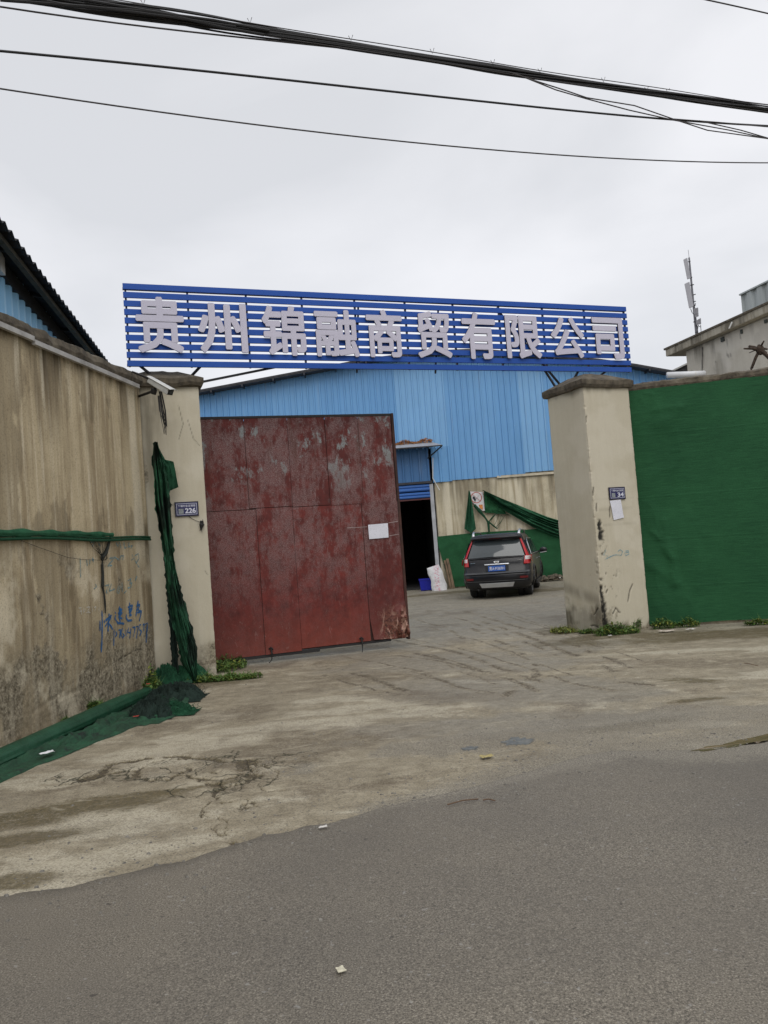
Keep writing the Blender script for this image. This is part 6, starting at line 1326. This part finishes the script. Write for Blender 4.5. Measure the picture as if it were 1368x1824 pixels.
for k in range(7):
    x0_ = rnd.uniform(-.03, .03); L = rnd.uniform(.35, .55); mb.tube([base + Vector((x0_, 0, .05)), base + Vector((x0_ + .04, -.02, -L * .5)), base + Vector((x0_ + .02 + rnd.uniform(-.02, .03), 0, -L)), base + Vector((x0_ - .01, .0, -L * .55)), base + Vector((x0_ - .02, .01, 0))], .006, 5)
o = mb.build('hanging_wires', BLACK); tag(o, 'black loops of wire hanging below the security camera', 'wire')
o = MB().tube([PC.hit(*CZ(*p), .03) for p in [(945, 1215), (1010, 1240), (1060, 1262), (1120, 1300)]], [.012, .016, .02, .012], 6).build('camera_cable', BLACK); tag(o, 'black cable running along the wall top into the security camera', 'cable')
PN = Plane(LPC, GATEDIR)
mb = MB(); z6 = lambda x, y: (300 + x / 17.1, 870 + y / 17.1)
mb.tube([PN.hit(*z6(*p), .012) for p in [(50, 440), (130, 520)]], .003, 4); mb.tube([PN.hit(*z6(*p), .015) for p in [(620, 850), (730, 930), (840, 985), (950, 1020)]], .003, 4)
mb.tube([PN.hit(*z6(*p), .03) for p in [(960, 1010), (1010, 1020), (1020, 1100), (1000, 1190), (990, 1280)]], [.015, .03, .035, .02, .004], 7)
for p in [(1050, 940), (1080, 1150), (960, 1300), (1020, 1320)]: mb.tube([PN.hit(*z6(1000, 1080), .03), PN.hit(*z6(*p), .03)], .003, 4)
o = mb.build('wire_knot', BLACK); tag(o, 'small black knot of wire below the 226 plate', 'wire')

# ================================================================== OVERHEAD CABLES
CABM = simple('black_cable', (0.010, 0.010, 0.011), .6); CABB = simple('brown_grey_cable', (0.045, 0.040, 0.040), .6)
PWR = Plane((0, 7.0), 21.0)
def wire(pts, r, mat, parent=None, name='overhead_cable', label=None, o=0.0, ends=True):
    q = [PWR.sz(*p, o) for p in pts]
    s_ = [a for a, b in q]; z_ = [b for a, b in q]; c_ = np.polyfit(s_, z_, min(3, len(s_) - 1)) if len(s_) > 2 else np.polyfit(s_, z_, 1)
    xs = np.linspace(min(s_) - (7 if ends else 0), max(s_) + (7 if ends else 0), 60)
    def zz(x_):
        xc = min(max(x_, min(s_)), max(s_)); d_ = np.polyval(np.polyder(c_), xc); return float(np.polyval(c_, xc) + d_ * (x_ - xc) + .004 * (x_ - xc) ** 2)
    ob = MB().tube([PWR.at(x_, zz(x_), o) for x_ in xs], r, 6).build(name, mat, parent, smooth=True)
    return tag(ob, label, 'cable', 'overhead cables') if label else ob
wire([(0, 12), (350, 58), (684, 94), (900, 118), (1368, 240 - 32)][:3] + [(900, 122)], .007, CABB, label='thin cable sagging just below the thick bundle at upper left', ends=True)
wire([(0, 92), (350, 122), (684, 164), (1000, 196), (1210, 212), (1368, 225)], .010, CABM, label='upper single cable sagging across the sky between the bundle and the lowest cable')
wire([(0, 158), (350, 208), (684, 249), (1000, 276), (1200, 287), (1368, 290)], 0.0065, CABB, label='lowest single cable crossing the sky above the sign')
wire([(1260, 0), (1368, 24), (1500, 56)], .010, CABB, label='short cable cutting the top right corner of the sky', o=-1.5)
bun = thing('cable_bundle', PWR.hit(684, 80), 'thick black bundle of many cables sagging across the upper sky', 'cable bundle', 'overhead cables')
main = [(-200, -45), (0, -18), (180, 6), (350, 38), (500, 70), (684, 88), (800, 107), (900, 127), (1060, 152), (1250, 178), (1368, 196), (1500, 214)]
mq = [PWR.sz(*p) for p in main]; ms_, mz_ = [a for a, b in mq], [b for a, b in mq]; cf = np.polyfit(ms_, mz_, 4)
rnd = random.Random(11); xs = np.linspace(ms_[0] - 4, ms_[-1] + 4, 150)
def mz(x_):
    xc = min(max(x_, ms_[0]), ms_[-1]); return float(np.polyval(cf, xc) + np.polyval(np.polyder(cf), xc) * (x_ - xc))
for k in range(16):
    ph = rnd.uniform(0, 6.28); amp = rnd.uniform(.008, .032); fr = rnd.uniform(.5, 1.3); r_ = rnd.choice([.008, .011, .015, .009]); a0_ = rnd.uniform(0, 6.28); drift = rnd.uniform(-.006, .012)
    pts = []
    for x_ in xs:
        spread = 1 + 1.9 * math.exp(-((x_ - ms_[2]) / 1.3) ** 2) + .5 * math.exp(-((x_ - 1.6) / .6) ** 2)
        a = a0_ + .6 * math.sin(fr * x_ + ph) + x_ * .5; pts.append(PWR.at(x_, mz(x_) + amp * spread * math.sin(a), amp * math.cos(a)))
    MB().tube(pts, r_, 6, False).build('cable', CABM, bun, smooth=True)
for k, (dz0, dz1) in enumerate([(.06, .045), (-.05, -.03)]):
    MB().tube([PWR.at(x_, mz(x_) + dz0 + (dz1 - dz0) * (x_ - xs[0]) / (xs[-1] - xs[0]) + .006 * math.sin(x_ * 2.2), .02) for x_ in xs], .0045, 5, False).build('support_wire', CABB, bun, smooth=True)
# loose strands leaving the bundle on the left
for pts in [[(20, -12), (120, 10), (260, 20), (380, 36), (480, 55)], [(0, 0), (160, 12), (300, 30), (420, 48)], [(150, 0), (280, 22), (400, 50), (470, 62)]]:
    MB().tube([PWR.hit(*p, .05) for p in pts], .012, 6).build('cable', CABM, bun)
for px_, py_ in [(255, 5), (445, 38), (560, 75), (625, 69), (770, 92), (878, 112), (962, 127), (1075, 143), (1152, 160), (1190, 163), (1305, 182)]:
    p = PWR.hit(px_, py_, .03); mbq = MB(); mbq.tube([p + Vector((-.02, 0, .03)), p + Vector((0, 0, -.02)), p + Vector((.02, 0, .035))], .003, 4); mbq.build('wire_tie', CABB, bun)
for pts in [[(905, 128), (960, 146), (1010, 162), (1045, 174), (1130, 188), (1205, 214), (1260, 232), (1368, 247), (1480, 262)], [(915, 130), (990, 160), (1045, 176), (1120, 196), (1200, 214), (1300, 232), (1368, 247)], [(1200, 212), (1280, 218), (1368, 226)], [(1245, 215), (1320, 232), (1368, 246)]]:
    MB().tube([PWR.hit(*p, .02) for p in pts], .0065, 5).build('drop_cable', CABB, bun, smooth=True)

# ================================================================== WEEDS AND LITTER
def weeds(px, py, rx, ry, h, n, sd, name, label, mats=(LEAF,), kind='stuff', lsz=.028, cat='weeds', base=None):
    rnd_ = random.Random(sd); c = base or G(px, py); mb = MB()
    for k in range(n):
        a = rnd_.uniform(0, 6.28); r0 = math.sqrt(rnd_.random()); cx, cy = c.x + rx * r0 * math.cos(a), c.y + ry * r0 * math.sin(a)
        hh = h * (1 - .6 * r0) * (.25 + .75 * rnd_.random()) * (.4 + 1.2 * float(vn(np.array(cx * 9), np.array(cy * 9), sd))); p = Vector((cx, cy, .01 + hh)); l = lsz * rnd_.uniform(.5, 1.4)
        d = Vector((rnd_.uniform(-1, 1), rnd_.uniform(-1, 1), rnd_.uniform(-.2, .7))).normalized() * l; s2 = d.cross(Vector((rnd_.uniform(-.3, .3), rnd_.uniform(-.3, .3), 1))).normalized() * l * .42
        mb.cur = 1 if len(mats) > 1 and rnd_.random() < .22 else 0
        mb.quad(p - d, p + s2 - d * .1, p + d, p - s2 - d * .1)
        if k % 9 == 0:
            mb.cur = 0; bx = Vector((cx, cy, 0)); ln = Vector((rnd_.uniform(-.05, .05), rnd_.uniform(-.05, .05), min(.22, hh * 1.3 + rnd_.uniform(.03, .10)))); q2 = bx + ln * .6; t2 = bx + ln + Vector((ln.x, ln.y, -.01)); wv_ = Vector((.0035, .002, 0)); mb.quad(bx - wv_, bx + wv_, q2 + wv_ * .8, q2 - wv_ * .8); mb.quad(q2 - wv_ * .8, q2 + wv_ * .8, t2)
        if k % 5 == 0: mb.cur = 0; mb.quad(Vector((cx, cy, 0)), Vector((cx + .004, cy, 0)), p + Vector((.002, 0, 0)), p)
    o = mb.build(name, list(mats)); return tag(o, label, cat, kind=kind)
W2 = (LEAF, LEAFY)
weeds(402, 1192, .30, .40, .17, 1100, 1, 'weed_patch', 'green weeds growing between the left pillar and the red gate', W2)
weeds(398, 1212, .50, .12, .09, 900, 2, 'weed_patch', 'low trailing weeds along the foot of the left pillar', W2)
weeds(392, 1165, .10, .12, .62, 260, 3, 'tall_weed', 'tall thin weed rising beside the left pillar edge', (LEAF,), None, .03, 'weed')
weeds(272, 1235, .10, .16, .28, 500, 4, 'leafy_weed', 'bushy weed growing behind the black net heap', W2, None, .03, 'weed')
weeds(165, 1276, .12, .08, .16, 320, 5, 'leafy_weed', 'small weed at the wall foot behind the middle of the thick net roll', W2, None, .026, 'weed', base=LWALL.at(LWALL.sz(165, 1290)[0], 0, .06))
weeds(110, 1300, .06, .05, .10, 160, 6, 'leafy_weed', 'tiny weed at the wall foot left of the other small weed', W2, None, .026, 'weed', base=LWALL.at(LWALL.sz(110, 1312)[0], 0, .06))
weeds(1010, 1125, .26, .30, .06, 700, 7, 'moss_patch', 'yellow green moss on the ground left of the right pillar', (LEAFY, LEAF))
weeds(1055, 1128, .22, .10, .13, 420, 8, 'weed_patch', 'weeds on the ground under the narrow side of the right pillar', W2)
weeds(1100, 1130, .34, .12, .16, 900, 9, 'weed_patch', 'weeds along the front foot of the right pillar', W2)
weeds(1128, 1122, .14, .10, .32, 520, 10, 'leafy_weed', 'bushy weed climbing the foot of the right pillar', W2, None, .03, 'weed')
weeds(1185, 1120, .22, .07, .16, 420, 11, 'weed_patch', 'weeds under the green wall next to the right pillar', W2)
weeds(1228, 1117, .16, .06, .13, 260, 12, 'weed_patch', 'small weeds under the green wall right of a scrap of paper', W2)
weeds(1350, 1114, .20, .06, .14, 300, 13, 'weed_patch', 'weeds under the green wall at the right edge of the view', W2)
# red bits in the net heap and small rubbish
def scrap(px, py, w_, h_, mat, name, label, cat, z=.012, sd=1, rot=0.0, grp=None):
    c = G(px, py, z); rows = []
    for i in range(7):
        r_ = []
        for j in range(9):
            u, v = (j / 8 - .5) * w_, (i / 6 - .5) * h_; q = float(fbm(np.array(j * .5 + sd), np.array(i * .5), 3, sd)); e = 1 + .5 * (q - .5)
            x_, y_ = u * e, v * e; r_.append(Vector((c.x + x_ * math.cos(rot) - y_ * math.sin(rot), c.y + x_ * math.sin(rot) + y_ * math.cos(rot), z + .03 * (q - .3) * min(1, w_ / .15))))
        rows.append(r_)
    o = MB().grid(rows).build(name, mat, solid=.002); return tag(o, label, cat, grp)
PAPW = simple('dirty_white_paper', (.58, .56, .53), .8, var=.15, scale=20)
scrap(84, 1341, .12, .06, simple('tissue_white', (.72, .73, .76), .8, var=.05), 'tissue', 'white crumpled tissue lying on the spread green net', 'tissue', .05, 2, .9)
scrap(607, 1727, .030, .036, simple('pale_chip', (.55, .52, .40), .8, var=.2, scale=40), 'paint_chip', 'cream chip of paper lying alone on the asphalt', 'chip', .028, 3, .4)
scrap(866, 1347, .09, .06, simple('yellow_card', (.36, .30, .13), .8), 'card_scrap', 'small yellow scrap of card on the concrete apron', 'scrap', .02, 4, .3)
scrap(1187, 1124, .22, .10, simple('pinkish_paper', (.50, .44, .38), .8), 'paper_scrap', 'pinkish crumpled paper below the weeds by the right pillar', 'scrap', .02, 5, .1)
scrap(1229, 1121, .12, .07, PAPW, 'paper_scrap', 'small pale scrap in the weeds under the green wall', 'scrap', .03, 6, .2)
scrap(575, 1473, .05, .02, PAPW, 'paper_scrap', 'white sliver of paper on the edge of the asphalt', 'scrap', .026, 7, .4)
scrap(1086, 1132, .05, .05, PAPW, 'paper_scrap', 'tiny white scrap at the foot of the right pillar corner', 'scrap', .03, 8, .2)
REDS = simple('red_scrap', (.32, .04, .025), .7)
scrap(242, 1276, .05, .04, REDS, 'red_scrap', 'red scrap lying on the spread net near the black heap', 'scrap', .09, 9, .2); scrap(264, 1218, .04, .05, REDS, 'red_scrap', 'red scrap caught in the bushy weed by the net heap', 'scrap', .22, 10, .2)
TW = simple('dry_twig', (.13, .08, .05), .9)
for a, b, lab in [((797, 1433), (852, 1423), 'longer brown twig lying on the asphalt edge'), ((860, 1425), (882, 1426), 'shorter brown twig lying right of the longer one'), ((1325, 1181), (1350, 1186), 'dark stick lying on the concrete far right')]:
    p, q = G(*a, .026), G(*b, .026); o = MB().tube([p, p.lerp(q, .5) + Vector((0, .012, .004)), q], .004, 5).build('twig', TW); tag(o, lab, 'twig', 'twigs on the ground')
# small stones and grit scattered over apron and road
PEB = simple('grit', (.17, .16, .14), .9, var=.5, scale=40); rnd = random.Random(9); mb = MB()
for k in range(1500):
    x_ = rnd.uniform(-3, 6.0); y_ = rnd.uniform(3.2, 12.5)
    if abs(x_) > .62 * y_ : continue
    if k % 3: y_ = float(np.interp(x_, ex, ey)) + rnd.gauss(.12, .35); 
    zz = float(ground_h(np.array(x_), np.array(y_))); on = y_ < float(np.interp(x_, ex, ey)); r_ = rnd.choice([.004, .005, .006, .007, .010, .013 if rnd.random() < .3 else .005]); zb_ = (.013 + .7 * zz if on else zz) - r_ * .2
    def rg(s_, z_): return [(x_ + s_ * r_ * math.cos(a + k) * (1 + .3 * ((k * 7 + int(a * 3)) % 3 - 1)), y_ + s_ * r_ * math.sin(a + k), z_) for a in (0, 1.3, 2.6, 3.9, 5.1)]
    mb.quadbox(rg(1, zb_), rg(.6, zb_ + r_ * .8))
o = mb.build('grit', PEB); tag(o, 'loose grit and small stones scattered on the apron and road edge', 'grit', kind='stuff')
